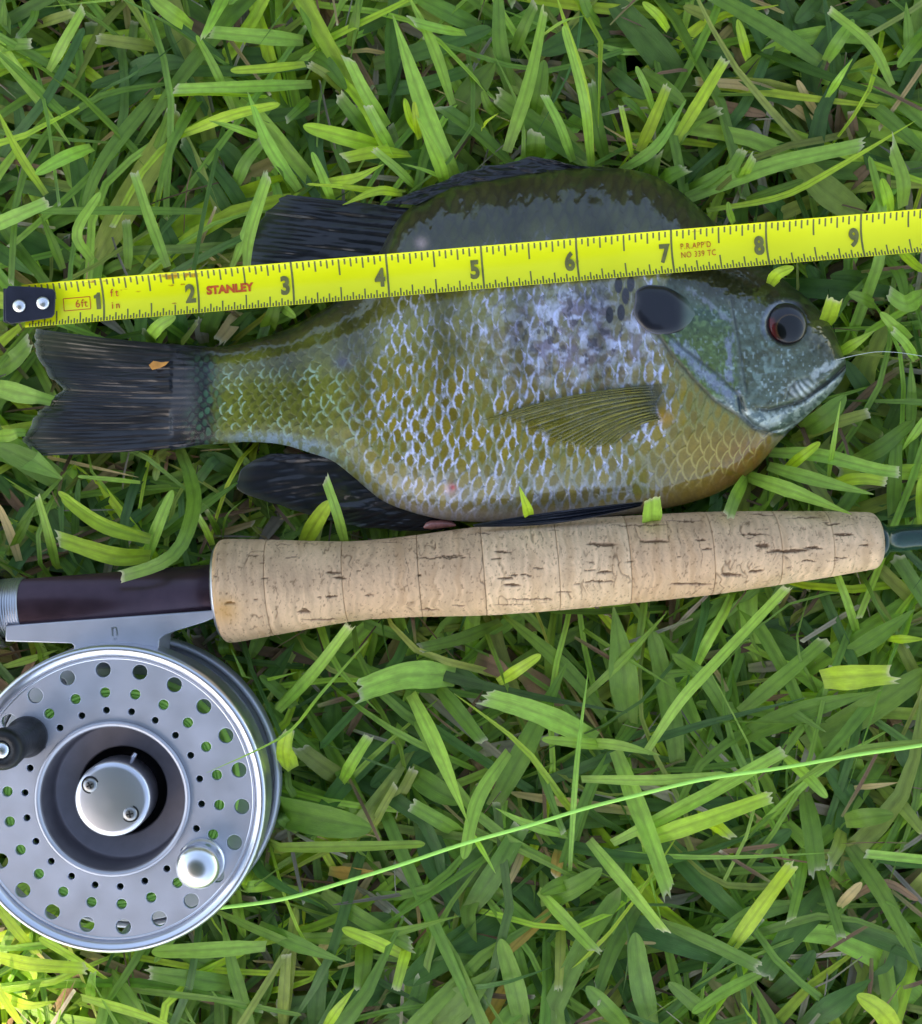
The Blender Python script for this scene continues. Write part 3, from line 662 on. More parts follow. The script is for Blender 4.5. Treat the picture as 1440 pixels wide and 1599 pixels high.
for i, (w, colr, tip, pts, roll) in enumerate(OVER):
    pp = np.array(pts, float); wp = P(pp[:, 0], pp[:, 1], pp[:, 2]) / MM
    add_blade('grass_blade', wp, w / sx(pp[:, 2].mean()), tip, colr, seed=900 + i, n=17, na=9, fold=0.12, roll=roll, over=True)

# the rest of the turf: far too many leaves to count, rooted all over and leaning every way
V, F, Cc, U = [], [], [], []; off = 0
_g = np.random.default_rng(21)
COLS = ['d', 'd', 'g', 'g', 'g', 'g', 'l', 'l', 'o', 'y']
def scatter(count, r0, r1, nseg, dens_z, wm=4.3, ws=1.3):
    global off
    for i in range(count):
        while True:
            x, y = _g.uniform(-r1, r1, 2)
            if max(abs(x), abs(y)) >= r0: break
        az = _g.uniform(0, 2 * math.pi)
        L = _g.uniform(45, 115); w = float(np.clip(_g.normal(wm, ws), 1.0, 8.5))
        h = dens_z * _g.uniform(0.35, 1.0)
        bend = _g.normal(0, 0.35)
        d0 = np.array([math.cos(az), math.sin(az)]); d1 = np.array([math.cos(az + bend), math.sin(az + bend)])
        p0 = np.array([x, y]); p1 = p0 + d0 * L * 0.3; p2 = p1 + d0 * L * 0.3; p3 = p2 + d1 * L * 0.35
        e = _g.uniform(0.55, 1.1)
        ctrl = np.array([[*p0, 1], [*p1, h * 0.7], [*p2, h], [*p3, h * e]])
        cl = COLS[_g.integers(len(COLS))]
        jit = _g.normal(1, 0.13)
        c = PAL[cl] * np.array([jit * _g.normal(1, 0.06), jit, jit * _g.normal(1, 0.1)])
        tip = 'rpppc'[_g.integers(5)]
        v, f, cc, uv = blade(ctrl, w, tip, c, seed=2000 + i + count, n=nseg, fold=_g.uniform(0.03, 0.25), roll=_g.normal(0, 0.4))
        V.append(v); F.append(f + off); Cc.append(cc); U.append(uv); off += len(v)
scatter(2000, 0, 175, 10, 15)
scatter(420, 0, 175, 10, 21)
scatter(750, 0, 175, 10, 26, 2.2, 0.8)
scatter(2600, 175, 320, 6, 26)
scatter(4500, 320, 620, 4, 28, 6.5, 1.3)
turf = mesh_obj('grass', np.vstack(V) * MM, np.vstack(F), m_grass, None, col=np.vstack(Cc), uv=np.vstack(U))
turf.parent = lawn; tag(turf, 'dense mass of shorter grass leaves filling the lawn', None, None, 'stuff')

# dead leaves and runners at the bottom of the turf
V, F, Cc, U = [], [], [], []; off = 0
for i in range(3000):
    x, y = _g.uniform(-190, 190, 2); az = _g.uniform(0, 6.28); L = _g.uniform(10, 45); w = _g.uniform(0.8, 4.5)
    d = np.array([math.cos(az), math.sin(az)]); z = _g.uniform(1.5, 13)
    if i % 5 == 0: z = _g.uniform(12, 20); w = _g.uniform(0.3, 1.6); L = _g.uniform(8, 30)
    ctrl = np.array([[x, y, z], [x + d[0] * L * .5, y + d[1] * L * .5, z + _g.normal(1, 1.5)], [x + d[0] * L, y + d[1] * L, z + _g.normal(0, 2)]])
    cl = 'swwkwwk'[_g.integers(7)]
    v, f, cc, uv = blade(ctrl, w, 'rpc'[_g.integers(3)], PAL[cl] * _g.uniform(0.4, 1.1), seed=9000 + i, n=5, fold=0.3, roll=_g.normal(0, 0.5))
    v[:, 2] = np.maximum(v[:, 2], 0.4)
    V.append(v); F.append(f + off); Cc.append(cc); U.append(uv); off += len(v)
th_ = mesh_obj('thatch', np.vstack(V) * MM, np.vstack(F), m_straw, None, col=np.vstack(Cc), uv=np.vstack(U))
th_.parent = lawn; tag(th_, 'dry brown thatch and dead leaves under the grass', None, None, 'stuff')
# ------------------------------------------------------------------ the sunfish
FZ = 27.3
_tp = spline(TOP, 400); _bp = spline(BOT, 400)
X0, X1 = 266.0, 1321.0
def yT(x): return np.interp(x, _tp[:, 0], _tp[:, 1])
def yB(x): return np.interp(x, _bp[:, 0], _bp[:, 1])
TX = [266, 288, 312, 360, 420, 500, 580, 680, 800, 900, 1000, 1080, 1150, 1220, 1270, 1300, 1321]
TT = [0.5, 1.9, 3.9, 5.3, 6.6, 9.0, 12.0, 15.0, 17.2, 18.0, 18.0, 17.3, 15.6, 12.8, 10.0, 7.4, 3.2]
_ts = spline(np.stack([TX, TT], -1).astype(float), 300)
def thick(x): return np.interp(x, _ts[:, 0], _ts[:, 1])

def body_z0(x, y):
    t_, b_ = yT(x), yB(x)
    v = np.clip((y - (t_ + b_) / 2) / np.maximum((b_ - t_) / 2, 1), -1, 1)
    return FZ + 0.9 * thick(x) * np.maximum(1 - np.abs(v) ** 2.05, 0) ** 0.62

# lines of the head
GILL = [(1034,440),(1026,500),(1029,525),(1052,556),(1085,594),(1116,625),(1152,647),(1177,669),(1210,680),(1236,672)]
OPER = [(1041,520),(1071,547),(1116,581),(1154,617),(1164,640)]
PREO = [(1141,470),(1146,492),(1152,525),(1158,560),(1162,590),(1166,612)]
MOUTH = [(1321,571),(1306,585),(1293,596),(1275,609),(1258,622),(1240,630),(1222,634),(1200,640),(1182,638)]
JAWL = [(1154,622),(1158,645),(1176,664),(1202,674),(1225,668),(1240,660)]
MAXT = [(1228,622),(1232,606),(1244,594),(1262,590),(1270,600)]
EYE = (1228.0, 507.0)
HEADLINE = [(1075,452),(1104,472),(1128,492),(1142,500)]

def scale_field(x, y):
    """imbricate scales, free edge towards the tail: relief, spot, per-scale random, distance to the free edge"""
    wob = fbm(x / 120, y / 120, 5, 2) - 0.5
    wob2 = fbm(x / 26, y / 26, 65, 2) - 0.5
    xx = x + 34 * wob + 9 * wob2 + 0.10 * (y - 600); yy = y + 18 * (fbm(x / 130 + 8, y / 130, 6, 2) - 0.5) + 11 * (fbm(x / 24, y / 24, 67, 2) - 0.5)
    dy = np.interp(x, [306, 360, 480, 620, 760, 1000, 1300], [9.5, 10.5, 12.5, 17, 22, 23, 17])
    ymid = np.interp(x, [306, 500, 700, 1000, 1300], [617, 612, 585, 560, 560])
    R = (yy - ymid) / dy
    SX = np.interp(x, [306, 360, 700, 1000, 1300], [15, 17, 20.5, 20.5, 18])
    # arc length in scale widths so that rows stay continuous
    xs = np.linspace(290, 1340, 600)
    acc = np.r_[0, np.cumsum(np.diff(xs) / np.interp((xs[1:] + xs[:-1]) / 2, [306, 360, 700, 1000, 1300], [15, 17, 20.5, 20.5, 18]))]
    A = np.interp(xx, xs, acc)
    best = np.full(x.shape, -1e9); du = np.zeros(x.shape); dv = np.zeros(x.shape); idr = np.zeros(x.shape); idc = np.zeros(x.shape)
    r0 = np.floor(R)
    for dr in (-1, 0, 1, 2):
        row = r0 + dr
        off = 0.5 * (np.mod(row, 2))
        c0 = np.floor(A - off)
        for dc in (-1, 0, 1, 2):
            cx = c0 + dc + off
            u = A - cx; v = (R - row)
            ins = (u / 0.98) ** 2 + (v / 1.12) ** 2 < 1
            m = ins & (cx > best)
            best = np.where(m, cx, best); du = np.where(m, u, du); dv = np.where(m, v, dv)
            idr = np.where(m, row, idr); idc = np.where(m, np.floor(cx * 2), idc)
    e = np.sqrt((du / 0.98) ** 2 + (dv / 1.12) ** 2)       # 1 at the free edge
    rnd = hash2(idc, idr, 91)
    rnd2 = hash2(idc, idr, 92)
    # centre of the exposed part sits towards the free edge
    spot = ((du + 0.52) / (0.20 + 0.11 * rnd2)) ** 2 + (dv / (0.46 + 0.2 * rnd)) ** 2
    return e, spot, rnd, rnd2, du, dv

def head_mask(x, y):
    """1 in front of the gill opening"""
    gx_ = np.interp(y, [300, 440, 500, 525, 556, 594, 625, 647, 669, 680, 860], [1120, 1040, 1030, 1029, 1052, 1085, 1116, 1152, 1177, 1225, 1400])
    return ss(-5, 5, x - gx_), x - gx_

def fish_relief(x, y):
    e, spot, rnd, rnd2, du, dv = scale_field(x, y)
    hm, hx = head_mask(x, y)
    t = (y - yT(x)) / np.maximum(yB(x) - yT(x), 1)
    body = (1 - hm)
    amp = 0.30 * np.interp(x, [306, 380, 620, 900, 1100], [0.55, 0.75, 0.9, 1.0, 0.8]) * (0.55 + 0.45 * ss(0.06, 0.3, t)) * (0.5 + 0.5 * ss(1.0, 0.88, t))
    h = body * amp * (ss(1.02, 0.35, 1.02 - 0 * e) * 0 + (np.clip(e, 0, 1) ** 1.5 - 0.5) - 0.25 * ss(0.9, 1.0, e) + 0.45 * (rnd - 0.5))
    # wrinkled skin on the flank behind the flap
    wr = np.exp(-(((x - 900) / 130) ** 2 + ((y - 530) / 70) ** 2))
    h += body * wr * 0.34 * (fbm(x / 11 + y / 40, y / 9, 31, 3) - 0.5)
    h += body * 0.05 * (fbm(x / 4, y / 7, 33, 3) - 0.5)
    h += 0.5 * (fbm(x / 70, y / 60, 35, 2) - 0.5) * ss(0, 0.1, t) * ss(1, 0.9, t)
    # head
    d, _ = polydist(x, y, GILL); sgn = np.sign(hx)
    h += -0.35 * np.exp(-(d / 4.5) ** 2) + 0.4 * hm * np.exp(-(d / 18) ** 2)
    d, _ = polydist(x, y, OPER); h += -0.35 * np.exp(-(d / 3) ** 2) + 0.2 * np.exp(-(d / 13) ** 2)
    d, _ = polydist(x, y, PREO); h += -0.3 * np.exp(-(d / 3) ** 2) + 0.2 * np.exp(-((d - 9) / 7) ** 2)
    d, p = polydist(x, y, MOUTH); h += -1.3 * np.exp(-(d / 3.0) ** 2) * (1 - 0.7 * p) + 0.8 * np.exp(-((d - 10) / 7) ** 2) * (1 - 0.6 * p)
    d, _ = polydist(x, y, JAWL); h += -0.9 * np.exp(-(d / 4) ** 2) + 0.5 * np.exp(-((d - 12) / 8) ** 2) * hm
    d, p = polydist(x, y, MAXT); h += -0.45 * np.exp(-(d / 3) ** 2)
    # plates of the upper lip
    lip = np.exp(-(((x - 1256) - (y - 606)) / 26) ** 2 - (((x - 1256) * 0.55 + (y - 606) * 0.85) / 11) ** 2)
    h += lip * (0.6 + 0.14 * np.sin(((x - 1256) * 0.8 - (y - 606) * 0.6) / 1.45))
    # eye socket
    er = np.hypot((x - EYE[0]) / 1.02, (y - EYE[1]) / 1.05)
    h += -2.4 * ss(33, 22, er) + 0.5 * np.exp(-((er - 38) / 6) ** 2)
    h += hm * (0.30 * (fbm(x / 7, y / 7, 41, 3) - 0.5) + 0.16 * (vnoise(x / 4.2, y / 4.2, 43) - 0.5) * ss(30, 44, er))
    # nostril
    h += -0.6 * np.exp(-(np.hypot(x - 1281, y - 540) / 4) ** 2) - 0.4 * np.exp(-(np.hypot(x - 1268, y - 548) / 3) ** 2)
    # dimple and sore
    h += 0.5 * np.exp(-(np.hypot(x - 705, y - 762) / 8) ** 2) - 0.5 * np.exp(-(np.hypot(x - 705, y - 762) / 4) ** 2)
    # pectoral base
    h += 0.9 * np.exp(-(np.hypot((x - 1036) / 1.0, (y - 645) / 1.5) / 14) ** 2)
    return h

def body_z(x, y):
    x = np.asarray(x, float); y = np.asarray(y, float)
    t = (y - yT(x)) / np.maximum(yB(x) - yT(x), 1)
    edge = ss(0, 0.04, t) * ss(1, 0.96, t)
    return body_z0(x, y) + fish_relief(x, y) * edge * ss(270, 330, x)

def fish_colour(x, y):
    e, spot, rnd, rnd2, du, dv = scale_field(x, y)
    hm, hx = head_mask(x, y)
    t = (y - yT(x)) / np.maximum(yB(x) - yT(x), 1)
    N = fbm(x / 5, y / 9, 51, 4); WX = 14 * (fbm(x / 22, y / 22, 57, 3) - 0.5); WY = 14 * (fbm(x / 22, y / 22, 59, 3) - 0.5); N2 = fbm(x / 60, y / 60, 52, 3); NF = fbm(x / 2.2, y / 2.6, 53, 2)
    NV = fbm(x / 3.5, y / 16, 54, 3)
    olive = lin(102, 108, 34); gold = lin(120, 106, 30); lilac = lin(190, 200, 236); silver = lin(206, 210, 204)
    teal = lin(120, 165, 160); dark = lin(14, 16, 10); moss = lin(64, 70, 22); purple = lin(120, 112, 138); green = lin(92, 118, 58)
    sp = ss(1.7, 0.5, spot + 1.5 * (N - 0.5) + 0.8 * (NF - 0.5))
    # ground tone along the body
    c = mixc(np.broadcast_to(olive, x.shape + (3,)), lin(112, 114, 62), ss(450, 720, x))
    # interstices: light lilac on the flank, thin turquoise on the tail root, straw on the breast
    wl_ = ss(500, 680, x) * ss(1085, 1010, x) * ss(0.14, 0.32, t) * (0.3 + 0.7 * ss(0.36, 0.62, N2 + 0.25 * (rnd - 0.5)))
    wl_ = wl_ * (0.2 + 0.8 * ss(0.3, 0.55, NV + 0.45 * (rnd2 - 0.35)))
    gaps = 1 - sp
    blk = (0.25 + 0.75 * ss(0.72, 0.30, np.abs(dv))) * (0.25 + 0.75 * ss(0.25, 0.5, rnd2))
    c = mixc(c, lilac * 1.0, np.clip(gaps * wl_ * blk * (0.45 + 1.9 * ss(0.35, 0.65, 0.5 * NV + 0.5 * fbm(x / 9, y / 12, 69, 2))), 0, 0.92))
    wt = ss(640, 480, x) * ss(310, 350, x) * ss(0.12, 0.3, t)
    c = mixc(c, lin(150, 182, 156), wt * ss(0.70, 0.88, e) * ss(0.35, 0.8, rnd2) * ss(0.35, 0.6, N) * 0.85)
    c = mixc(c, moss * 0.8, wt * ss(0.62, 0.45, e) * 0.45 + wt * ss(0.45, 0.65, N2) * 0.25)
    # scale spots
    spc = mixc(np.broadcast_to(gold, x.shape + (3,)), lin(118, 120, 56), ss(0.62, 0.3, t))
    spc = spc * (0.75 + 0.5 * rnd[..., None])
    c = mixc(c, spc, sp * (0.55 + 0.45 * ss(0.2, 0.6, rnd2 + 0.3)) * ss(480, 640, x) * ss(0.14, 0.26, t))
    # grey-purple cluster behind the ear flap
    pz = np.exp(-(((x - 905) / 125) ** 2 + ((y - 520) / 75) ** 2))
    c = mixc(c, mixc(np.broadcast_to(purple, x.shape + (3,)), lilac, ss(0.42, 0.68, fbm(x / 14, y / 11, 55, 3))), np.clip(pz * 1.05, 0, 0.8) * (0.3 + 0.7 * ss(0.25, 0.75, fbm(x / 16, y / 20, 88, 2) + 0.35 * (rnd - 0.5))))
    c = mixc(c, lin(60, 58, 66), np.clip(pz * 1.3, 0, 1) * ss(0.62, 0.70, fbm(x / 10 + 3, y / 14, 56, 3)) * 0.7)
    for qx, qy in ((952, 492), (970, 488), (966, 445), (985, 443), (977, 462)):
        c = mixc(c, lin(52, 54, 62), ss(1.25, 0.8, ((x - qx) / 6.0) ** 2 + ((y - qy) / 13.0) ** 2))
    # dark scale outlines
    c = c * (1 - 0.42 * ss(0.93, 1.0, e) * (1 - hm) * (0.3 + 0.7 * N))[..., None]
    # belly: pale, silvery, straw coloured
    be = ss(0.80, 0.92, t + 0.05 * (N2 - 0.5)) * ss(480, 620, x)
    c = mixc(c, lin(136, 140, 150), be * (0.35 + 0.4 * NV) * (1 - 0.8 * sp))
    c = mixc(c, lin(150, 140, 135), ss(0.95, 0.99, t) * ss(560, 700, x) * 0.7)
    c = mixc(c, lin(120, 140, 152), ss(0.86, 0.95, t) * ss(330, 400, x) * ss(560, 480, x) * (0.3 + 0.7 * ss(0.35, 0.6, N)))
    # breast: amber
    br = ss(985, 1110, x + 0.5 * (y - 700)) * ss(640, 700, y - 0.10 * (x - 1060)) * (1 - hm)
    c = mixc(c, mixc(np.broadcast_to(lin(124, 102, 28), x.shape + (3,)), lin(130, 84, 18), ss(1090, 1190, x + 0.3 * (y - 720))) * (0.75 + 0.5 * N)[..., None], br * 0.92)
    arcs = ss(0.80, 0.9, e) * ss(1.0, 0.95, e)
    c = mixc(c, lin(180, 164, 84), br * arcs * 0.6 * ss(0.97, 0.9, t))
    # tail root: dark green, then black
    tr_ = ss(356, 322, x + 26 * (N - 0.5))
    c = mixc(c, mixc(np.broadcast_to(lin(20, 26, 30), x.shape + (3,)), lin(66, 112, 84), sp * 0.8 * ss(268, 305, x) * (0.4 + 0.6 * rnd)), tr_)
    # back: dark olive, mottled
    bk = ss(0.30, 0.10, t + 0.10 * (N2 - 0.5)) * ss(420, 640, x) + ss(0.17, 0.03, t) * ss(640, 420, x)
    bk = np.clip(bk, 0, 1)
    c = mixc(c, mixc(np.broadcast_to(dark, x.shape + (3,)), moss * 0.7, sp * 0.5 + 0.25 * N), bk * 0.95)
    # tape's reflection painted as olive band below the back; faint flank bars
    c = mixc(c, lin(66, 66, 22), ss(0.16, 0.22, t) * ss(0.40, 0.27, t) * ss(330, 380, x) * ss(720, 560, x) * 0.55 * (0.4 + 0.8 * N))
    for bx in (455, 565, 690, 815, 935):
        c = c * (1 - 0.5 * np.exp(-((x - bx - 30 * (t - 0.5) + 30 * (N2 - 0.5)) / 26) ** 2) * ss(0.95, 0.35, t) * (0.6 + 0.8 * N))[..., None]
    c = mixc(c, lin(70, 72, 92), np.exp(-(((x - 535) / 16) ** 2 + ((y - 566) / 14) ** 2)) * 0.8)
    # ---- head
    x_, y_ = x, y; x = x + WX * 0.7; y = y + WY * 0.7
    hc = np.broadcast_to(lin(74, 84, 64), x.shape + (3,)).copy()
    hc = mixc(hc, lin(98, 118, 108), ss(0.3, 0.8, fbm(x / 8, y / 8, 61, 3)) * 0.6)
    hc = mixc(hc, lin(66, 66, 40), ss(0.5, 0.75, fbm(x / 30, y / 24, 68, 3)) * 0.6)
    cheek = np.exp(-(((x - 1185) / 40) ** 2 + ((y - 555) / 55) ** 2))
    hc = mixc(hc, lin(138, 166, 162), cheek * ss(0.5, 0.85, vnoise(x / 6.5, y / 8.5, 62)) * 0.8)
    # opercle, yellow green over blue green
    op = ss(0, 8, hx) * ss(1150, 1138, x - 0.08 * (y - 520)) * ss(470, 490, y)
    hc = mixc(hc, mixc(np.broadcast_to(lin(84, 108, 52), x.shape + (3,)), lin(54, 84, 70), ss(540, 480, y)), op * 0.85)
    hc = mixc(hc, lin(120, 152, 96), op * ss(0.5, 0.9, vnoise(x / 5, y / 5, 63)) * 0.6)
    # lilac sheen bands
    d, p = polydist(x, y, [(1058,540),(1090,572),(1128,606),(1150,628)])
    hc = mixc(hc, lin(140, 152, 190), ss(15, 2, d + 26 * (N - 0.5)) * 0.62)
    d, p = polydist(x, y, [(1137,520),(1139,560),(1141,592)])
    hc = mixc(hc, lin(140, 148, 188), ss(8, 0, d + 16 * (N - 0.5)) * 0.6)
    d, p = polydist(x, y, HEADLINE)
    hc = mixc(hc, lin(150, 160, 180), ss(7, 0, d + 14 * (N - 0.5)) * 0.55)
    sk1 = ss(0.62, 0.9, vnoise(x_ / 3.4, y_ / 4.2, 85)) * ss(0.3, 0.7, fbm(x_ / 18, y_ / 18, 86, 2))
    hc = mixc(hc, lin(176, 200, 206), sk1 * 0.55)
    hc = mixc(hc, lin(44, 52, 40), ss(0.55, 0.85, fbm(x_ / 5, y_ / 5, 87, 3)) * 0.5)
    # crown and snout: dark olive black
    crown = ss(24, -16, (y - (np.interp(x, [1020, 1075, 1140, 1190, 1232, 1268, 1300, 1321], [432, 440, 468, 474, 478, 530, 552, 556]))) + 16 * (N - 0.5))
    hc = mixc(hc, lin(26, 28, 12), crown * 0.93)
    sn_ = ss(1252, 1282, x) * ss(575, 545, y)
    hc = mixc(hc, lin(58, 60, 34), sn_ * 0.75)
    # jaw: silver with teal
    jw = ss(0, 14, (y - np.interp(x, [1150, 1175, 1200, 1240, 1275, 1321], [618, 634, 640, 632, 608, 572])))
    hc = mixc(hc, mixc(np.broadcast_to(lin(104, 122, 124), x.shape + (3,)), lin(190, 202, 198), ss(0.45, 0.65, fbm(x / 9, y / 7, 64, 3))), jw * 0.9)
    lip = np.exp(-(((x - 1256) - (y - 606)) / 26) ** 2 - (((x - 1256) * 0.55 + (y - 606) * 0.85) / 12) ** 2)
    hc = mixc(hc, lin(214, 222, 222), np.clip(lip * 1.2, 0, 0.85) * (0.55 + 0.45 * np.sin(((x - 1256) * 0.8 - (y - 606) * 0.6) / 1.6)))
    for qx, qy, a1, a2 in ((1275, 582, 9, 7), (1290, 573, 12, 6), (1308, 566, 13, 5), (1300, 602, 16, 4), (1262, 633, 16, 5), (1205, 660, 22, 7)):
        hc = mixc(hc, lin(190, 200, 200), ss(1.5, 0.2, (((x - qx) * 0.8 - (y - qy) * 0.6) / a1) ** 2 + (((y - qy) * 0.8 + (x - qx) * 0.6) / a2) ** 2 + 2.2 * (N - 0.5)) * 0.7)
    x, y = x_, y_
    d, p = polydist(x, y, MOUTH); hc = mixc(hc, lin(40, 44, 36), ss(4.5, 1.0, d + 3 * (N - 0.5)) * (0.92 - 0.5 * p))
    for ln_ in (PREO, OPER, JAWL):
        d, p = polydist(x, y, ln_); hc = mixc(hc, lin(60, 70, 64), ss(4.5, 1, d) * 0.65)
    er = np.hypot(x - EYE[0], y - EYE[1])
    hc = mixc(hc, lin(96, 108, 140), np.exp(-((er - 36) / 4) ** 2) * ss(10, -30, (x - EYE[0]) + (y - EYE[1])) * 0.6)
    hc = mixc(hc, lin(34, 30, 28), ss(35, 29, er))
    hc = hc * 0.8
    c = mixc(c, hc, hm)
    d, p = polydist(x, y, GILL[2:]); c = mixc(c, lin(50, 52, 40), ss(5, 1, d) * 0.7)
    # base of the pectoral fin, sore, vent
    c = mixc(c, lin(44, 54, 56), np.exp(-(((x - 1018) / 20) ** 2 + ((y - 630) / 24) ** 2)) * 0.8)
    c = mixc(c, lin(150, 112, 20), np.exp(-(np.hypot(x - 1040, (y - 652)) / 13) ** 2) * 0.85)
    c = mixc(c, lin(190, 150, 150), np.exp(-(np.hypot(x - 704, y - 764) / 10) ** 2) * 0.6)
    c = mixc(c, lin(150, 30, 40), np.exp(-(np.hypot(x - 707, y - 761) / 5) ** 2))
    c = mixc(c, lin(200, 170, 170), np.exp(-(np.hypot((x - 658), (y - 380)) / 9) ** 2) * 0.6)
    c = c * (0.82 + 0.36 * NF)[..., None]
    shine = np.clip(gaps * wl_ * 0.15 + hm * jw * 0.35 + hm * 0.05 + be * 0.25 - bk, 0, 0.6)
    return np.clip(c, 0.003, 0.95), shine

NX, NV = 960, 440
xs = X0 + (X1 - X0) * (np.linspace(0, 1, NX))
xs[-1] = X1
sv = np.linspace(-1, 1, NV)
vv = 0.55 * sv + 0.45 * np.sin(sv * math.pi / 2)
XX, VV = np.meshgrid(xs, vv, indexing='ij')
t_, b_ = yT(XX), yB(XX)
YY = (t_ + b_) / 2 + VV * (b_ - t_) / 2
ZZ = body_z(XX, YY)
colr, shine = fish_colour(XX, YY)
top = P(XX, YY, ZZ)
NB = 14
vb = np.linspace(1, -1, NB + 2)[1:-1]
XB, VB = np.meshgrid(xs, vb, indexing='ij')
YB_ = (yT(XB) + yB(XB)) / 2 + VB * (yB(XB) - yT(XB)) / 2
botv = P(XB, YB_, 2 * FZ - body_z0(XB, YB_))
Vb = np.concatenate([top, botv], 1)
cb = np.concatenate([colr, np.broadcast_to(lin(150, 150, 120), XB.shape + (3,))], 1)
sb = np.concatenate([shine, np.zeros(XB.shape)], 1)
def film_normal(x, y):
    p = P(x, y, body_z0(x, y)); e_ = 4.0
    du = P(x + e_, y, body_z0(x + e_, y)) - P(x - e_, y, body_z0(x - e_, y))
    dv = P(x, y + e_, body_z0(x, y + e_)) - P(x, y - e_, body_z0(x, y - e_))
    nn = np.cross(dv, du); nn /= np.linalg.norm(nn, axis=-1)[..., None] + 1e-12
    return nn
film = film_normal(XX, YY)
rip = np.stack([fbm(XX / 12, YY / 15, 82, 3) - 0.5, fbm(XX / 12, YY / 15, 83, 3) - 0.5, 0 * XX], -1) * (0.18 + 0.22 * ss(0.2, 0.05, (YY - t_) / (b_ - t_)))[..., None]
film = film + rip
film = np.concatenate([film, np.broadcast_to(np.array([0, 0, -1.0]), XB.shape + (3,))], 1)
m_fish = attr_mat('wet_fish_skin', 0.42, 0.25, coat=1.0, coat_rough=0.09, metal_attr='shine', bump=(900, 0.00008))
m_fish.node_tree.nodes['Principled BSDF'].inputs['Coat IOR'].default_value = 1.6
_nt = m_fish.node_tree; _b = _nt.nodes['Principled BSDF']
_fa = _nt.nodes.new('ShaderNodeAttribute'); _fa.attribute_name = 'film'
_gn = _nt.nodes.new('ShaderNodeNewGeometry')
_mv = _nt.nodes.new('ShaderNodeMix'); _mv.data_type = 'VECTOR'; _mv.inputs[0].default_value = 0.72
_fw = _nt.nodes.new('ShaderNodeAttribute'); _fw.attribute_name = 'filmw'; _nt.links.new(_fw.outputs['Fac'], _mv.inputs[0])
_nt.links.new(_gn.outputs['Normal'], _mv.inputs[4]); _nt.links.new(_fa.outputs['Vector'], _mv.inputs[5])
_nm = _nt.nodes.new('ShaderNodeVectorMath'); _nm.operation = 'NORMALIZE'; _nt.links.new(_mv.outputs[1], _nm.inputs[0])
_nt.links.new(_nm.outputs[0], _b.inputs['Coat Normal'])
_cw = _nt.nodes.new('ShaderNodeAttribute'); _cw.attribute_name = 'coatw'; _nt.links.new(_cw.outputs['Fac'], _b.inputs['Coat Weight'])
loc = P(800, 560, 0); fish = empty('sunfish', (float(loc[0]), float(loc[1]), 0.007),
      'deep bodied olive and lilac sunfish with black fins and dark ear flap', 'fish')
nv2 = NV + NB
mesh_obj('body', Vb.reshape(-1, 3), grid_faces(NX, nv2, wrapv=True), m_fish, fish, col=cb.reshape(-1, 3), extra={'coatw': np.concatenate([(1 - 0.65 * ss(345, 300, XX)) * (1 - 0.7 * ss(680, 580, XX) * ss(0.45, 0.7, (YY - t_) / (b_ - t_))) * (1 - 0.58 * ss(0.22, 0.42, (YY - t_) / (b_ - t_)) * ss(0.96, 0.86, (YY - t_) / (b_ - t_))), np.zeros(XB.shape)], 1).ravel(), 'shine': sb.ravel(), 'filmw': np.concatenate([0.74 - 0.5 * head_mask(XX, YY)[0], np.zeros(XB.shape)], 1).ravel()})
_bo = fish.children[0] if fish.children else [q for q in COL.objects if q.parent == fish][0]
_at = _bo.data.attributes.new('film', 'FLOAT_VECTOR', 'POINT'); _at.data.foreach_set('vector', np.ascontiguousarray(film.reshape(-1, 3), np.float32).ravel())
# close nose and tail ends
def cap(ring, name, c):
    pts = np.vstack([ring, ring.mean(0, keepdims=True)]); k = len(ring)
    f = np.array([[i, (i + 1) % k, k] for i in range(k)])
    return pts, f
for idx in (0, -1):
    pts, f = cap(Vb[idx], '', None)
    o = mesh_obj('body_end', pts, f if idx == -1 else f[:, ::-1], m_fish, fish, col=np.broadcast_to(cb[idx].mean(0), (len(pts), 3)), extra={'shine': np.zeros(len(pts))})
    # joined into the body so that the fish stays one surface
    bobj = [q for q in fish.children if q.name.split('.')[0] == 'body'][0]
    bm = bmesh.new(); bm.from_mesh(bobj.data); bm.from_mesh(o.data)
    bm.to_mesh(bobj.data); bm.free(); bpy.data.objects.remove(o)

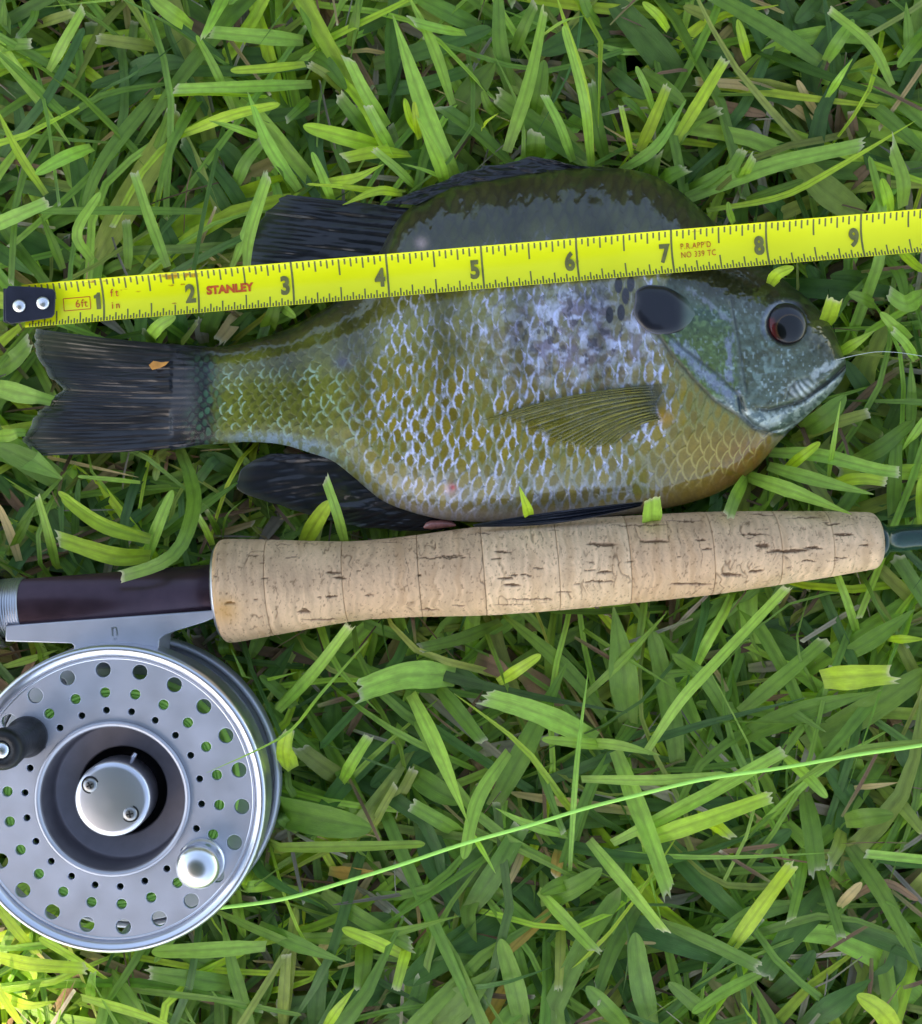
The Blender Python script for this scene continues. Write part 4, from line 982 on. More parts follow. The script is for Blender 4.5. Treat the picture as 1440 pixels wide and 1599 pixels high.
m_fin = attr_mat('wet_dark_fin', 0.4, 0.35, coat=0.45, coat_rough=0.12)
m_tail = attr_mat('wet_tail_fin', 0.4, 0.35, coat=0.45, coat_rough=0.12)
_ta = m_tail.node_tree.nodes.new('ShaderNodeAttribute'); _ta.attribute_name = 'alpha'
m_tail.node_tree.links.new(_ta.outputs['Fac'], m_tail.node_tree.nodes['Principled BSDF'].inputs['Alpha'])
def fin(name, base, outer, zb, zo, rays, mat, colf, nu=60, nv=220, amp=0.35, ragged=6, thick_=0.5, bow=0.0, seed=0, zfun=None, lift=0.0, root=False, bow2=None):
    B = spline(base, nv); O = spline(outer, nv)
    k = np.linspace(0, 1, nv)
    O = O + (O - B) / np.linalg.norm(O - B, axis=1)[:, None] * ((vnoise(k * rays * 2.2, k * 0 + seed, 71) - 0.5) * ragged)[:, None]
    u = np.linspace(0, 1, nu)
    pts = B[None] * (1 - u)[:, None, None] + O[None] * u[:, None, None]
    nrm = np.stack([-(O - B)[:, 1], (O - B)[:, 0]], -1); nrm /= np.linalg.norm(nrm, axis=1)[:, None]
    bk_w = np.full(nv, bow) if bow2 is None else np.linspace(bow, bow2, nv)
    pts = pts + (np.sin(u * math.pi)[:, None] * bk_w[None])[..., None] * nrm[None]
    K = np.broadcast_to(k, (nu, nv)); Uu = np.broadcast_to(u[:, None], (nu, nv))
    ph = K * rays + 0.25 * (fbm(Uu * 3, K * rays * 0.5, 72 + seed, 2) - 0.5)
    rv_ = hash2(np.floor(ph), np.floor(ph) * 0 + seed, 75)
    r1 = np.abs(np.sin(ph * math.pi)) ** 1.5 * (0.4 + 1.1 * rv_)
    r2 = np.abs(np.sin(ph * 2 * math.pi + 0.6)) ** 1.5
    brk = 0.35 + 1.1 * fbm(Uu * 9, K * rays * 1.3, 79 + seed, 3)
    ridge = brk * r1 * (1 - 0.65 * ss(0.3, 0.7, Uu)) + brk * r2 * 0.6 * ss(0.3, 0.7, Uu)
    seg = fbm(Uu * 26, K * rays * 1.4, 73 + seed, 3) - 0.5
    fold = fbm(Uu * 2.2, K * 5, 74 + seed, 2) - 0.5 + 0.35 * (fbm(Uu * 4, K * 16, 76 + seed, 2) - 0.5)
    fa = amp * (1 - 0.55 * Uu) * (ss(0, 0.2, Uu) if zfun is not None else 1)
    zz = zb + (zo - zb) * Uu + fa * ridge + 0.30 * seg * amp + 1.6 * fold * ss(0, 0.4, Uu)
    if zfun is not None:
        zz = zfun(pts[..., 0], pts[..., 1]) + lift * (0.35 + 0.65 * ss(0, 0.25, Uu)) + fa * ridge * 0.8 + 0.2 * amp * seg
    if root:
        inside = (pts[..., 0] > 267)
        zz = np.where(inside, np.maximum(zz, body_z0(np.maximum(pts[..., 0], 267), pts[..., 1]) + 0.12 + fa * ridge * 0.5), zz + np.maximum(body_z0(np.full(pts[..., 0].shape, 267.0), pts[..., 1]) + 0.12 - (zb + (zo - zb) * Uu), 0) * np.exp(-np.maximum(267 - pts[..., 0], 0) / 22) * (1 - 0 * K))
    tp = P(pts[..., 0], pts[..., 1], zz); bt = P(pts[..., 0], pts[..., 1], zz - thick_ * (1 - 0.6 * Uu))
    c = colf(Uu, K, ridge, seg)
    V2 = np.stack([tp, bt], 0).reshape(-1, 3); n1 = nu * nv
    f = grid_faces(nu, nv)
    fs = [f[:, ::-1], f + n1]
    # rim
    a = np.arange(nv - 1)
    for row in (0, nu - 1):
        i = row * nv + a; q = np.stack([i, i + 1, i + 1 + n1, i + n1], -1); fs.append(q)
    a = np.arange(nu - 1) * nv
    for cl in (0, nv - 1):
        i = a + cl; q = np.stack([i, i + nv, i + nv + n1, i + n1], -1); fs.append(q)
    cc = np.concatenate([c.reshape(-1, 3)] * 2)
    al = 0.56 * ss(0.0, 0.16, Uu) * ss(1.02, 0.9, Uu) + 0.2 * np.clip(ridge, 0, 1) * ss(0.04, 0.2, Uu)
    if root: al = ss(0.06, 0.28, Uu + 0.14 * (fbm(Uu * 12, K * rays, 77, 2) - 0.5)) * (1 - 0.45 * ss(0.93, 1.0, Uu))
    return mesh_obj(name, V2, np.vstack(fs), mat, fish, col=np.clip(cc, 0.002, 0.9), extra={'alpha': np.r_[al.ravel(), al.ravel()]})

def dark_fin(tint=1.0, edge=0.35):
    def f(U, K, ridge, seg):
        c = np.broadcast_to(lin(8, 10, 17), U.shape + (3,)).copy() * tint
        c = mixc(c, lin(28, 32, 44) * tint, np.clip(ridge, 0, 1) * 0.45 + 0.25 * (seg + 0.3).clip(0, 1))
        c = mixc(c, lin(70, 78, 60), ss(0.82, 1.0, U) * edge)
        return c
    return f
def tail_col(U, K, ridge, seg):
    c = dark_fin()(U, K, ridge, seg)
    c = mixc(c, lin(66, 70, 46), ss(0.35, 0.95, U) * ss(0.28, 0.0, K) * 0.55)
    c = mixc(c, lin(60, 66, 52), ss(0.6, 1.0, U) * ss(0.75, 1.0, K) * 0.5)
    c = mixc(c, lin(150, 156, 140), ss(0.965, 1.0, U) * 0.5)
    return c
fin('tail_fin', [(356,543),(352,575),(350,617),(352,655),(358,690)],
    [(58,513),(53,530),(60,560),(78,588),(99,607),(80,622),(58,646),(41,672),(38,692),(52,712)], 28.3, 24, 17, m_tail, tail_col, nu=110, nv=300, amp=0.26, ragged=8, bow=-4, root=True)
fin('anal_fin', [(506,709),(530,724),(555,745),(598,779),(645,797),(715,811)],
    [(420,708),(388,722),(371,745),(376,766),(440,791),(520,815),(610,828),(690,828)], 24.5, 22.5, 11, m_fin, dark_fin(1.05), nu=70, nv=240, amp=0.3, ragged=7, seed=3)
fin('soft_dorsal_fin', [(648,326),(628,345),(610,372),(585,412),(556,444)],
    [(452,304),(436,312),(410,340),(392,375),(386,412),(398,440)], 27, 24.5, 10, m_fin, dark_fin(0.9), nu=80, nv=260, amp=0.34, ragged=6, seed=5)
fin('spiny_dorsal_fin', [(972,270),(930,268),(880,267),(820,272),(760,283),(700,298),(650,320)],
    [(935,262),(890,256),(840,245),(790,256),(740,264),(690,282),(598,317)], 29, 28, 9, m_fin, dark_fin(1.15), nu=40, nv=300, amp=0.6, ragged=10, seed=7)
fin('pelvic_fin', [(1004,783),(1003,787),(1000,791)], [(738,819),(739,821),(742,823)], 38, 37, 5, m_fin, dark_fin(2.0), nu=90, nv=70, amp=0.7, ragged=3, seed=9, bow=3, bow2=-10)

# pectoral fin: thin, see-through olive
m_pec, nt, b = nodes('translucent_fin'); n = nt.nodes; l = nt.links
at = n.new('ShaderNodeAttribute'); at.attribute_name = 'col'; l.new(at.outputs['Color'], b.inputs['Base Color'])
b.inputs['Roughness'].default_value = 0.3; b.inputs['Coat Weight'].default_value = 0.6; b.inputs['Coat Roughness'].default_value = 0.1
aa = n.new('ShaderNodeAttribute'); aa.attribute_name = 'alpha'; l.new(aa.outputs['Fac'], b.inputs['Alpha'])
def pec_col(U, K, ridge, seg):
    c = np.broadcast_to(lin(96, 92, 22), U.shape + (3,)).copy()
    c = mixc(c, lin(150, 140, 60), np.clip(ridge, 0, 1) ** 3 * 0.6)
    c = mixc(c, lin(44, 44, 14), ss(0.35, 0.05, ridge) * 0.6)
    c = mixc(c, lin(46, 52, 44), ss(0.26, 0.06, U) * 0.7)
    return c
fin('pectoral_fin', [(1050,598),(1046,612),(1042,628),(1042,644),(1044,654)],
    [(762,652),(757,656),(800,657),(850,684),(905,699),(960,695)], 40, 40, 13, m_pec, pec_col, nu=90, nv=200, amp=0.5, ragged=3, bow=10, thick_=0.2, seed=12, zfun=body_z0, lift=0.9)

# ear flap: a thin black lobe standing off the gill cover
th = np.linspace(0, 2 * np.pi, 72, endpoint=False); rr = np.linspace(0, 1, 16)
RR, TH = np.meshgrid(rr, th, indexing='ij')
rwob = 1 + 0.05 * np.sin(3 * TH + 1) + 0.03 * np.sin(7 * TH)
ex = 1032 + RR * rwob * (47 + 3 * np.cos(TH)) * np.cos(TH - 0.08) + RR * 5 * (np.cos(TH) > 0); ey = 484 + RR * (38 - 6 * np.cos(TH)) * np.sin(TH) + RR * 4 * np.cos(TH)
ez = body_z0(ex, ey) + 1.4 - 1.1 * RR ** 6 + 0.15 * (fbm(ex / 12, ey / 12, 81, 2) - 0.5) - 0.9 * ss(1050, 1085, ex)
fc = mixc(np.broadcast_to(lin(17, 19, 30), RR.shape + (3,)), lin(78, 96, 88), ss(1058, 1082, ex))
fc = mixc(fc, lin(120, 124, 150), ss(0.965, 1.0, RR) * ss(1060, 1020, ex) * 0.5)
nR, nT = RR.shape
Vt = P(ex, ey, ez).reshape(-1, 3)
sk = P(ex[-1], ey[-1], ez[-1] - 1.6)
ff = np.vstack([grid_faces(nR, nT, wrapv=True), grid_faces(2, nT, wrapv=True) + (nR - 1) * nT])
mesh_obj('ear_flap', np.vstack([Vt, sk]), ff, m_fin, fish, col=np.vstack([fc.reshape(-1, 3), fc[-1]]))

# eye
m_iris = attr_mat('iris', 0.3, 0.3, coat=0.6, coat_rough=0.02)
ez0 = float(body_z0(np.array([EYE[0]]), np.array([EYE[1]]))[0])
rr = np.linspace(0, 1, 24); RR, TH = np.meshgrid(rr, th, indexing='ij')
ix = EYE[0] + RR * 32.5 * np.cos(TH); iy = EYE[1] + RR * 34 * np.sin(TH)
iz = ez0 - 1.4 + 2.7 * np.sqrt(np.maximum(1 - (RR * 0.97) ** 2, 0))
pd = np.hypot(ix - 1234, iy - 513)
ic = mixc(np.broadcast_to(lin(26, 20, 22), ix.shape + (3,)), lin(92, 14, 20), ss(0, 10, 1215 - ix + 0.2 * (iy - 507)) * ss(492, 500, iy) * ss(0.98, 0.86, RR))
ic = mixc(ic, lin(30, 30, 40), ss(500, 488, iy))  # dark navy reflection painted on the upper iris
ic = mixc(ic, lin(130, 104, 60), np.exp(-((pd - 21.5) / 1.0) ** 2) * 0.3)
ic = mixc(ic, lin(5, 5, 7), ss(21.3, 20, pd))
ic = mixc(ic, lin(20, 18, 20), ss(0.90, 1.0, RR))
eye = mesh_obj('eye', P(ix, iy, iz).reshape(-1, 3), grid_faces(24, 72, wrapv=True), m_iris, fish, col=ic.reshape(-1, 3))

# vent, pink fold below the belly
tube('vent', P(np.linspace(662, 712, 10), np.array([824,821,820,819,819,818,818,818,819,820]), np.full(10, 25.0)) / MM, [0.3,1.0,1.3,1.3,1.2,1.2,1.1,1.0,0.8,0.3],
     basic('pink_flesh', lin(170, 110, 104), 0.3, coat=0.5, noise=(900, 0.3)), fish)
# ------------------------------------------------------------------ steel tape
# centre line: inch n lies at TP(n)
_i1 = np.array([161.0, 468.5]); _i9 = np.array([1346.0, 368.5])
_w1 = P(_i1[0], _i1[1], TAPE_Z)[:2] / MM; _w9 = P(_i9[0], _i9[1], TAPE_Z)[:2] / MM
TD = (_w9 - _w1); IN = np.linalg.norm(TD) / 8; TD /= np.linalg.norm(TD); TNRM = np.array([-TD[1], TD[0]])
TANG = math.atan2(TD[1], TD[0])
HW = 5.75                                     # half width seen from above
CURL = 1.5                                    # the strip is dished
def tz(t): return TAPE_Z + CURL * (t / HW) ** 2 - 0.5
def TPt(inch, t, dz=0.0):
    inch = np.asarray(inch, float); t = np.asarray(t, float)
    xy = _w1 + TD * ((inch - 1) * IN)[..., None] + TNRM * t[..., None]
    sag = 0.7 * np.sin((inch - 3) * 0.55)
    return np.concatenate([xy, (tz(t) + dz + 0 * inch)[..., None]], -1)
m_tape, nt, b = nodes('yellow_tape'); n = nt.nodes; l = nt.links
geo = n.new('ShaderNodeNewGeometry')
t1 = n.new('ShaderNodeTexNoise'); t1.inputs['Scale'].default_value = 35; t1.inputs['Detail'].default_value = 6; l.new(geo.outputs['Position'], t1.inputs['Vector'])
r1 = n.new('ShaderNodeValToRGB'); r1.color_ramp.elements[0].position = 0.3; r1.color_ramp.elements[1].position = 0.72
r1.color_ramp.elements[0].color = (*lin(226, 226, 30), 1); r1.color_ramp.elements[1].color = (*lin(240, 240, 44), 1); l.new(t1.outputs[0], r1.inputs[0])
at = n.new('ShaderNodeAttribute'); at.attribute_name = 'rust'
t2 = n.new('ShaderNodeTexNoise'); t2.inputs['Scale'].default_value = 520; t2.inputs['Detail'].default_value = 4; l.new(geo.outputs['Position'], t2.inputs['Vector'])
ml = n.new('ShaderNodeMath'); ml.operation = 'MULTIPLY'; l.new(at.outputs['Fac'], ml.inputs[0]); l.new(t2.outputs[0], ml.inputs[1])
kr = n.new('ShaderNodeMapRange'); kr.inputs[1].default_value = 0.42; kr.inputs[2].default_value = 0.62; l.new(ml.outputs[0], kr.inputs[0])
mx = n.new('ShaderNodeMix'); mx.data_type = 'RGBA'; mx.inputs[7].default_value = (*lin(176, 126, 20), 1)
l.new(kr.outputs[0], mx.inputs[0]); l.new(r1.outputs[0], mx.inputs[6]); l.new(mx.outputs[2], b.inputs['Base Color'])
b.inputs['Roughness'].default_value = 0.3; b.inputs['Specular IOR Level'].default_value = 0.4
m_ink = basic('grey_ink', lin(104, 104, 52), 0.5, noise=(500, 0.25))
m_red = basic('red_ink', lin(196, 78, 24), 0.5, noise=(500, 0.2))
m_hook = basic('dark_enamel', lin(30, 32, 48), 0.3, spec=0.5, coat=0.4, noise=(300, 0.2))
m_rivet = basic('rivet_steel', lin(232, 232, 236), 0.28, metal=0.9, bump=(700, 0.0001))
p0 = TPt(4.0, 0.0)
tape = empty('steel_tape', (p0[0] * MM, p0[1] * MM, 0.041), 'yellow steel tape measure laid across the back of the fish', 'tape measure')
ni, nt_ = 500, 15
I, T = np.meshgrid(np.linspace(0.17, 14.5, ni), np.linspace(-HW, HW, nt_), indexing='ij')
up = TPt(I, T)
rust = 0.25 * fbm(I * 3, T * 0.6, 5, 2) ** 2
for ci, ct, ri, rt, a in ((0.95, 5.2, .25, .8, 1.6), (1.72, 4.9, .22, 1.2, 1.7), (1.95, 4.6, .2, 1.0, 1.5), (1.22, 2.2, .07, .7, 1.7), (1.38, 1.5, .06, .6, 1.6), (1.72, 2.3, .07, .6, 1.7), (1.85, 2.4, .06, .5, 1.6),
                          (1.74, -2.4, .06, .5, 1.4), (6.0, -0.4, .04, 1.0, 1.5), (0.9, -4.9, .25, .5, 1.1), (3.42, -4.8, .15, .6, 1.1), (7.35, 4.9, .3, .5, 1.2), (8.55, -4.7, .2, .6, 1.3)):
    rust = np.maximum(rust, 0.8 * a * np.exp(-((I - ci) / ri) ** 2 - ((T - ct) / rt) ** 2))
bt = up.copy(); bt[..., 2] -= 0.18
n1 = ni * nt_; f = grid_faces(ni, nt_); rim = []
a_ = np.arange(ni - 1) * nt_
for cl in (0, nt_ - 1):
    i = a_ + cl; rim.append(np.stack([i, i + nt_, i + nt_ + n1, i + n1], -1))
mesh_obj('strip', np.vstack([up.reshape(-1, 3), bt.reshape(-1, 3)]) * MM, np.vstack([f[:, ::-1], f + n1] + rim)[:, ::-1], m_tape, tape, extra={'rust': np.r_[rust.ravel(), rust.ravel()]})
# graduations: thin print following the dish
tv, tf = [], []
def tick(i0, ta, tb, w):
    k = len(tv) * 12
    ts = np.linspace(ta, tb, 6); ii = np.full(6, i0)
    q = np.concatenate([TPt(ii - w / 2, ts, 0.035), TPt(ii + w / 2, ts, 0.035)])
    tv.append(q)
    for j in range(5): tf.append([k + j, k + 6 + j, k + 7 + j, k + 1 + j])
for s in range(int(0.22 * 32), int(14.4 * 32)):
    i0 = s / 32
    j = np.random.default_rng(s).normal(0, 0.15)
    if s % 32 == 0:
        if i0 > 0.5: tick(i0, -HW, HW, 0.021)
        continue
    if i0 < 0.5 and False: pass
    ln_ = 3.9 if s % 16 == 0 else 3.0 if s % 8 == 0 and False else 2.9 if s % 8 == 0 else 2.2 if s % 4 == 0 else 1.5 if s % 2 == 0 else 1.05
    tick(i0, -HW + 0.05, -HW + 0.05 + ln_ + j * 0.3, 0.016)
    if s % 2 == 0:
        l2 = 4.0 if s % 16 == 0 else 2.6 if s % 8 == 0 else 2.0 if s % 4 == 0 else 1.35
        tick(i0, HW - 0.35 - l2, HW - 0.3, 0.018)
tk = mesh_obj('graduations', np.vstack(tv) * MM, np.array(tf), m_ink, tape, smooth=False); tag(tk, kind='stuff')
def tape_text(name, s, mat, inch, t, size, **k):
    p = TPt(np.array(inch), np.array(t), 0.06)
    p[2] = float(tz(np.array([t, t + size * 0.7])).max()) + 0.06
    return text_mesh(name, s, mat, tape, size, tuple(p), TANG, **k)
for d in range(2, 15):
    tape_text('numeral', str(d), m_ink, d - 0.03, -2.45 if d < 10 else -2.45, 6.6, xs=0.80, bold=0.30, align='RIGHT')
tape_text('lettering', 'STANLEY', m_red, 2.09, -0.75, 3.0, xs=1.03, bold=0.15, spacing=0.98)
tape_text('lettering', '6ft', m_red, 0.70, -1.35, 3.0, xs=0.9, bold=0.0, spacing=1.15)
tape_text('lettering', 'ft', m_red, 1.08, 0.75, 2.9, xs=0.9, bold=0.02, spacing=1.5)
tape_text('lettering', 'in', m_red, 1.08, -2.5, 2.7, xs=0.9, bold=0.02, spacing=1.5)
tape_text('lettering', "P.R.APP'D", m_red, 7.09, 0.55, 2.25, xs=0.78, bold=0.0, spacing=1.15)
tape_text('lettering', 'NO 339 TC', m_red, 7.09, -1.75, 2.25, xs=0.78, bold=0.0, spacing=1.12)
# the first numeral: a bar with a flag, like the print on the tape
one = np.array([(-0.55,-2.35),(0.65,-2.35),(0.65,2.2),(-0.15,2.2),(-0.35,1.75),(-1.1,1.45),(-1.1,0.65),(-0.55,0.75)])
oc = TPt(np.array(0.945), np.array(0.0))[:2]
onep = oc + one[:, :1] * TD + one[:, 1:] * TNRM
curve2d('numeral', [onep], TAPE_Z - 0.5 + 0.22, 0.03, 0.0, m_ink, tape)
# red box round the 6ft
bxv, bxf = [], []
for (ia, ta, ib, tb) in ((0.58, -2.0, 0.86, -2.0), (0.58, 1.3, 0.86, 1.3), (0.58, -2.0, 0.58, 1.3), (0.86, -2.0, 0.86, 1.3)):
    di, dt = (0.004, 0) if ia == ib else (0, 0.11)
    k = len(bxv)
    q = TPt(np.array([ia - di, ib - di, ib + di, ia + di]), np.array([ta - dt, tb - dt, tb + dt, ta + dt]), 0.05)
    bxv.extend(q); bxf.append([k, k + 1, k + 2, k + 3])
mesh_obj('printed_box', np.array(bxv) * MM, np.array(bxf), m_red, tape, smooth=False)
# hook: folded plate with two rivets
hk = np.array([(8,455),(14,447),(60,449),(82,452),(86,458),(84,490),(80,495),(16,505),(9,500)], float)
hp = P(hk[:, 0], hk[:, 1], np.full(len(hk), TAPE_Z + 2))[:, :2] / MM
hook = curve2d('hook', [hp], TAPE_Z + 1.8, 0.14, 0.14, m_hook, tape, res=2)
hb = curve2d('hook_lip', [P(np.array([8, 13, 13, 8]), np.array([452, 452, 503, 503]), np.full(4, TAPE_Z + 0.5))[:, :2] / MM], TAPE_Z - 1.7, 3.2, 0.15, m_hook, tape)
hb.parent = hook
for qx, qy in ((29.5, 477.5), (66.5, 473)):
    c = P(qx, qy, TAPE_Z + 2.5) / MM
    rv = lathe('rivet', [(0.0, 0.62), (0.6, 0.58), (1.1, 0.45), (1.5, 0.25), (1.72, 0.02), (1.74, -0.3)], 28, m_rivet, None, (c[0], c[1], TAPE_Z + 2.5))
    rv.parent = hook

# ------------------------------------------------------------------ fly rod
RA = P(AX0[0], AX0[1], ROD_Z) / MM; RB = P(AX1[0], AX1[1], ROD_Z) / MM
RD = RB - RA; RD /= np.linalg.norm(RD)
RS = np.array([-RD[1], RD[0], 0.0]); RU = np.array([0, 0, 1.0])
k30 = (ZC - ROD_Z) / FPX
def ax_mm(px): return (px - AX0[0]) * k30 / RD[0]              # distance along the axis of a pixel column
rod = empty('fly_rod', (float(RA[0] * MM), float(RA[1] * MM), 0.015), 'fly rod with cork grip lying beside the belly of the fish', 'fishing rod')
def rod_lathe(name, prof, n, mat, parent, relief=None, colf=None, th0=0):
    pr = np.asarray(prof, float); m = len(pr)
    th = np.linspace(0, 2 * np.pi, n, endpoint=False)
    Rr = np.broadcast_to(pr[:, 1][:, None], (m, n)).copy(); S = np.broadcast_to(pr[:, 0][:, None], (m, n)); TH = np.broadcast_to(th, (m, n))
    if relief is not None: Rr = Rr + relief(S, TH)
    v = RA + S[..., None] * RD + (Rr * np.cos(TH))[..., None] * RS + (Rr * np.sin(TH))[..., None] * RU
    c = colf(S, TH).reshape(-1, 3) if colf is not None else None
    return mesh_obj(name, v.reshape(-1, 3) * MM, grid_faces(m, n, wrapv=True)[:, ::-1], mat, parent, col=c)

# cork grip: ten rings glued end to end, pitted
m_cork = attr_mat('cork', 0.72, 0.25, bump=(1200, 0.0002))
grip = empty('cork_grip', tuple(RA * MM)); grip.parent = rod
CR = [345, 424, 540, 656, 755, 868, 977, 1104, 1208, 1289, 1372]
prs = spline(np.stack([[ax_mm(x) for x in CORK_X], [h * k30 * 0.985 for h in CORK_H]], -1), 400)
# marked pits and cracks (pixel column, pixel row, half length, half width)
PITS = [(358,942,9,3.2),(397,867,9,2),(522,894,13,3),(530,902,10,2.5),(512,932,17,1.2),(475,955,10,4),(655,898,4,2),(690,871,46,1.0),(702,868,20,1.4),(785,861,14,1.6),(790,902,12,2.6),(800,913,14,3.2),
        (775,873,10,1.6),(812,898,20,1.2),(830,936,40,1.2),(800,944,30,1.0),(640,840,18,1.2),(760,832,8,1.3),(1000,820,45,1.4),(1068,813,30,1.6),(940,850,24,3.4),(1022,845,22,3.2),(945,893,10,2.4),(935,908,24,1.4),
        (1095,843,10,1.6),(1104,857,8,2),(1080,912,34,1.6),(1140,897,18,2.2),(1180,892,11,2),(1175,834,22,2.2),(1190,852,12,4.5),(1235,860,32,3.0),(1270,855,16,3.0),(1255,808,28,1.4),(1300,818,12,1.6),(1318,834,16,2.6),(1350,851,8,1.6),
        (1313,871,10,1.4),(1190,803,20,1.6),(1262,876,14,0.9),(880,925,14,1.1),(575,930,10,1.2),(610,846,14,1.0),(444,850,16,1.0),(455,870,14,1.0),(1226,862,30,1.2),(716,946,10,1.5),(670,952,16,2.0),(500,968,30,1.6)]
_g = np.random.default_rng(5)
RPIT = [(_g.uniform(350, 1365), _g.uniform(0, 6.28), _g.uniform(3, 10), _g.uniform(0.4, 1.1)) for _ in range(90)]
def cork_fields(S, TH, ring):
    px = AX0[0] + S * RD[0] / k30
    r0 = np.interp(S, prs[:, 0], prs[:, 1])
    # row seen from above for points on the upper side
    zz = ROD_Z + r0 * np.sin(TH)
    ctr = RA[None, None, :2] + S[..., None] * RD[:2] + (r0 * np.cos(TH))[..., None] * RS[:2]
    ppx = CX + ctr[..., 0] * FPX / (ZC - zz); ppy = CY - ctr[..., 1] * FPX / (ZC - zz)
    up = np.sin(TH) > -0.15
    pit = np.zeros(S.shape)
    wx = 5 * (fbm(ppx / 7, ppy / 4, 7, 2) - 0.5); wy = 5 * (fbm(ppx / 9, ppy / 5, 8, 3) - 0.5)
    for (qx, qy, a, bb) in PITS:
        d = ((ppx + wx - qx) / a) ** 2 + ((ppy + wy - qy) / (bb * 0.75)) ** 2
        pit = np.maximum(pit, np.where(up, ss(1.35, 0.5, d), 0))
    arc = TH * r0 / k30
    for (qx, qt, a, bb) in RPIT:
        da = (np.mod(TH - qt + math.pi, 2 * math.pi) - math.pi) * r0 / k30
        d = ((px + wx - qx) / a) ** 2 + ((da + wy) / bb) ** 2
        pit = np.maximum(pit, ss(1.3, 0.5, d) * 0.75)
    pit = pit * ss(0.22, 0.45, fbm(ppx / 4, ppy / 2.2, 9, 3) + 0.12)
    # growth lines run round the grip
    wv = 7 * fbm(TH * 3.0 + ring * 7, S / 14, 21 + ring, 3)
    gl = fbm((px + wv * 3) / 4.2, TH * 1.3 + ring * 3, 22 + ring, 3)
    gl2 = fbm((px + wv * 3) / 13, TH * 0.6 + ring, 23 + ring, 2)
    crack = ss(0.022, 0.0, np.abs(fbm((px + wv * 2.4) / 22, TH * 0.7, 24 + ring, 3) - 0.5)) * ss(0.5, 0.62, fbm(px / 60, TH * 2, 25 + ring, 2))
    return px, pit, gl, gl2, crack
for j in range(10):
    s0, s1 = ax_mm(CR[j]), ax_mm(CR[j + 1])
    gap = 0.05
    ns = max(24, int((s1 - s0) / 0.22))
    S = np.linspace(s0 + (gap if j else 0), s1 - (gap if j < 9 else 0), ns)
    rad = np.interp(S, prs[:, 0], prs[:, 1])
    de = np.minimum(S - S[0], S[-1] - S)
    rad = rad - 0.07 * np.clip(1 - de / 0.3, 0, 1) ** 2
    if j == 0: rad = rad - 0.9 * np.clip(1 - (S - S[0]) / 1.4, 0, 1) ** 2
    if j == 9: rad = rad - 1.6 * np.clip(1 - (S[-1] - S) / 2.0, 0, 1) ** 2
    prof = np.stack([np.r_[S[0], S, S[-1]], np.r_[4.0, rad, 3.0]], -1)
    cache = {}
    base = mixc(lin(210, 172, 136)[None], lin(222, 188, 152)[None], np.array([_g.random()]))[0] * _g.uniform(0.93, 1.05)
    def relief(S_, TH, j=j):
        cache['f'] = cork_fields(S_, TH, j)
        px, pit, gl, gl2, crack = cache['f']
        h = -0.5 * pit + 0.10 * (gl - 0.5) - 0.22 * crack
        h[0] = 0; h[-1] = 0
        return h
    def colf(S_, TH, j=j, base=base):
        px, pit, gl, gl2, crack = cache['f']
        c = np.broadcast_to(base, px.shape + (3,)) * (0.62 + 0.48 * gl + 0.28 * gl2)[..., None]
        c = mixc(c, lin(150, 112, 74), ss(0.55, 0.8, gl2) * 0.35)
        c = mixc(c, lin(140, 108, 80), ss(0.45, 0.75, fbm(px / 45, TH * 2.2, 40, 3)) * 0.2)
        c = mixc(c, lin(104, 76, 52), ss(0.70, 0.80, fbm(px / 3.0, TH * 16, 41, 2)) * 0.55)
        c = mixc(c, lin(92, 62, 36), np.clip(crack * 0.6, 0, 1))
        c = mixc(c, lin(84, 56, 34), np.clip(pit * 0.85, 0, 1))
        if j == 0: c = mixc(c, lin(196, 140, 60), np.exp(-((px - 362) / 22) ** 2 - ((TH - 1.9) / 0.28) ** 2) * 0.6)
        edge = np.minimum(px - CR[j], CR[j + 1] - px)
        c = mixc(c, lin(130, 98, 68), ss(1.6, 0.3, edge) * 0.3)
        return np.clip(c, 0.01, 0.9)
    o = rod_lathe('cork_ring', prof, 260, m_cork, grip, relief, colf)

m_seat = basic('burgundy_anodised_seat', lin(74, 54, 64), 0.34, metal=0.7, spec=0.5, coat=0.3, coat_rough=0.15, noise=(220, 0.12))
m_alu = basic('brushed_aluminium', lin(186, 188, 196), 0.34, metal=0.9, noise=(160, 0.05), bump=(2500, 0.00003))
m_hood = basic('nickel_hood', lin(150, 146, 136), 0.25, metal=0.95, noise=(90, 0.08))
m_green = basic('dark_green_lacquer', lin(10, 50, 40), 0.2, spec=0.4, coat=0.5, coat_rough=0.04, noise=(70, 0.2), bump=(350, 0.0002))
m_blank = basic('dark_green_blank', lin(18, 40, 32), 0.2, coat=0.6)
SR = 7.75
seat = rod_lathe('reel_seat', [(ax_mm(-140), 0.5), (ax_mm(-140), SR - 0.4), (ax_mm(-138), SR), (ax_mm(41), SR), (ax_mm(41), SR), (ax_mm(343), SR), (ax_mm(346), SR - 1)], 96, m_seat, rod)
th_prof = []
a0, a1 = ax_mm(-30), ax_mm(41)
nth = 18
for i in range(nth * 6 + 1):
    ph = i / 6.0
    th_prof.append((a0 + (a1 - a0) * i / (nth * 6), SR + 0.22 + 0.26 * (0.5 - 0.5 * math.cos(2 * math.pi * ph))))
th_prof = [(a0, SR - 0.5)] + th_prof + [(a1, SR - 0.5)]
thr = rod_lathe('screw_thread', th_prof, 96, m_alu, seat)
hd = rod_lathe('locking_hood', [(ax_mm(-90), SR - 1), (ax_mm(-90), 10.6), (ax_mm(-86), 11.0), (ax_mm(2), 11.2), (ax_mm(8), 11.0), (ax_mm(11), 10.5), (ax_mm(11), 9.7), (ax_mm(0), 8.6), (ax_mm(-6), 8.2)], 96, m_hood, seat)
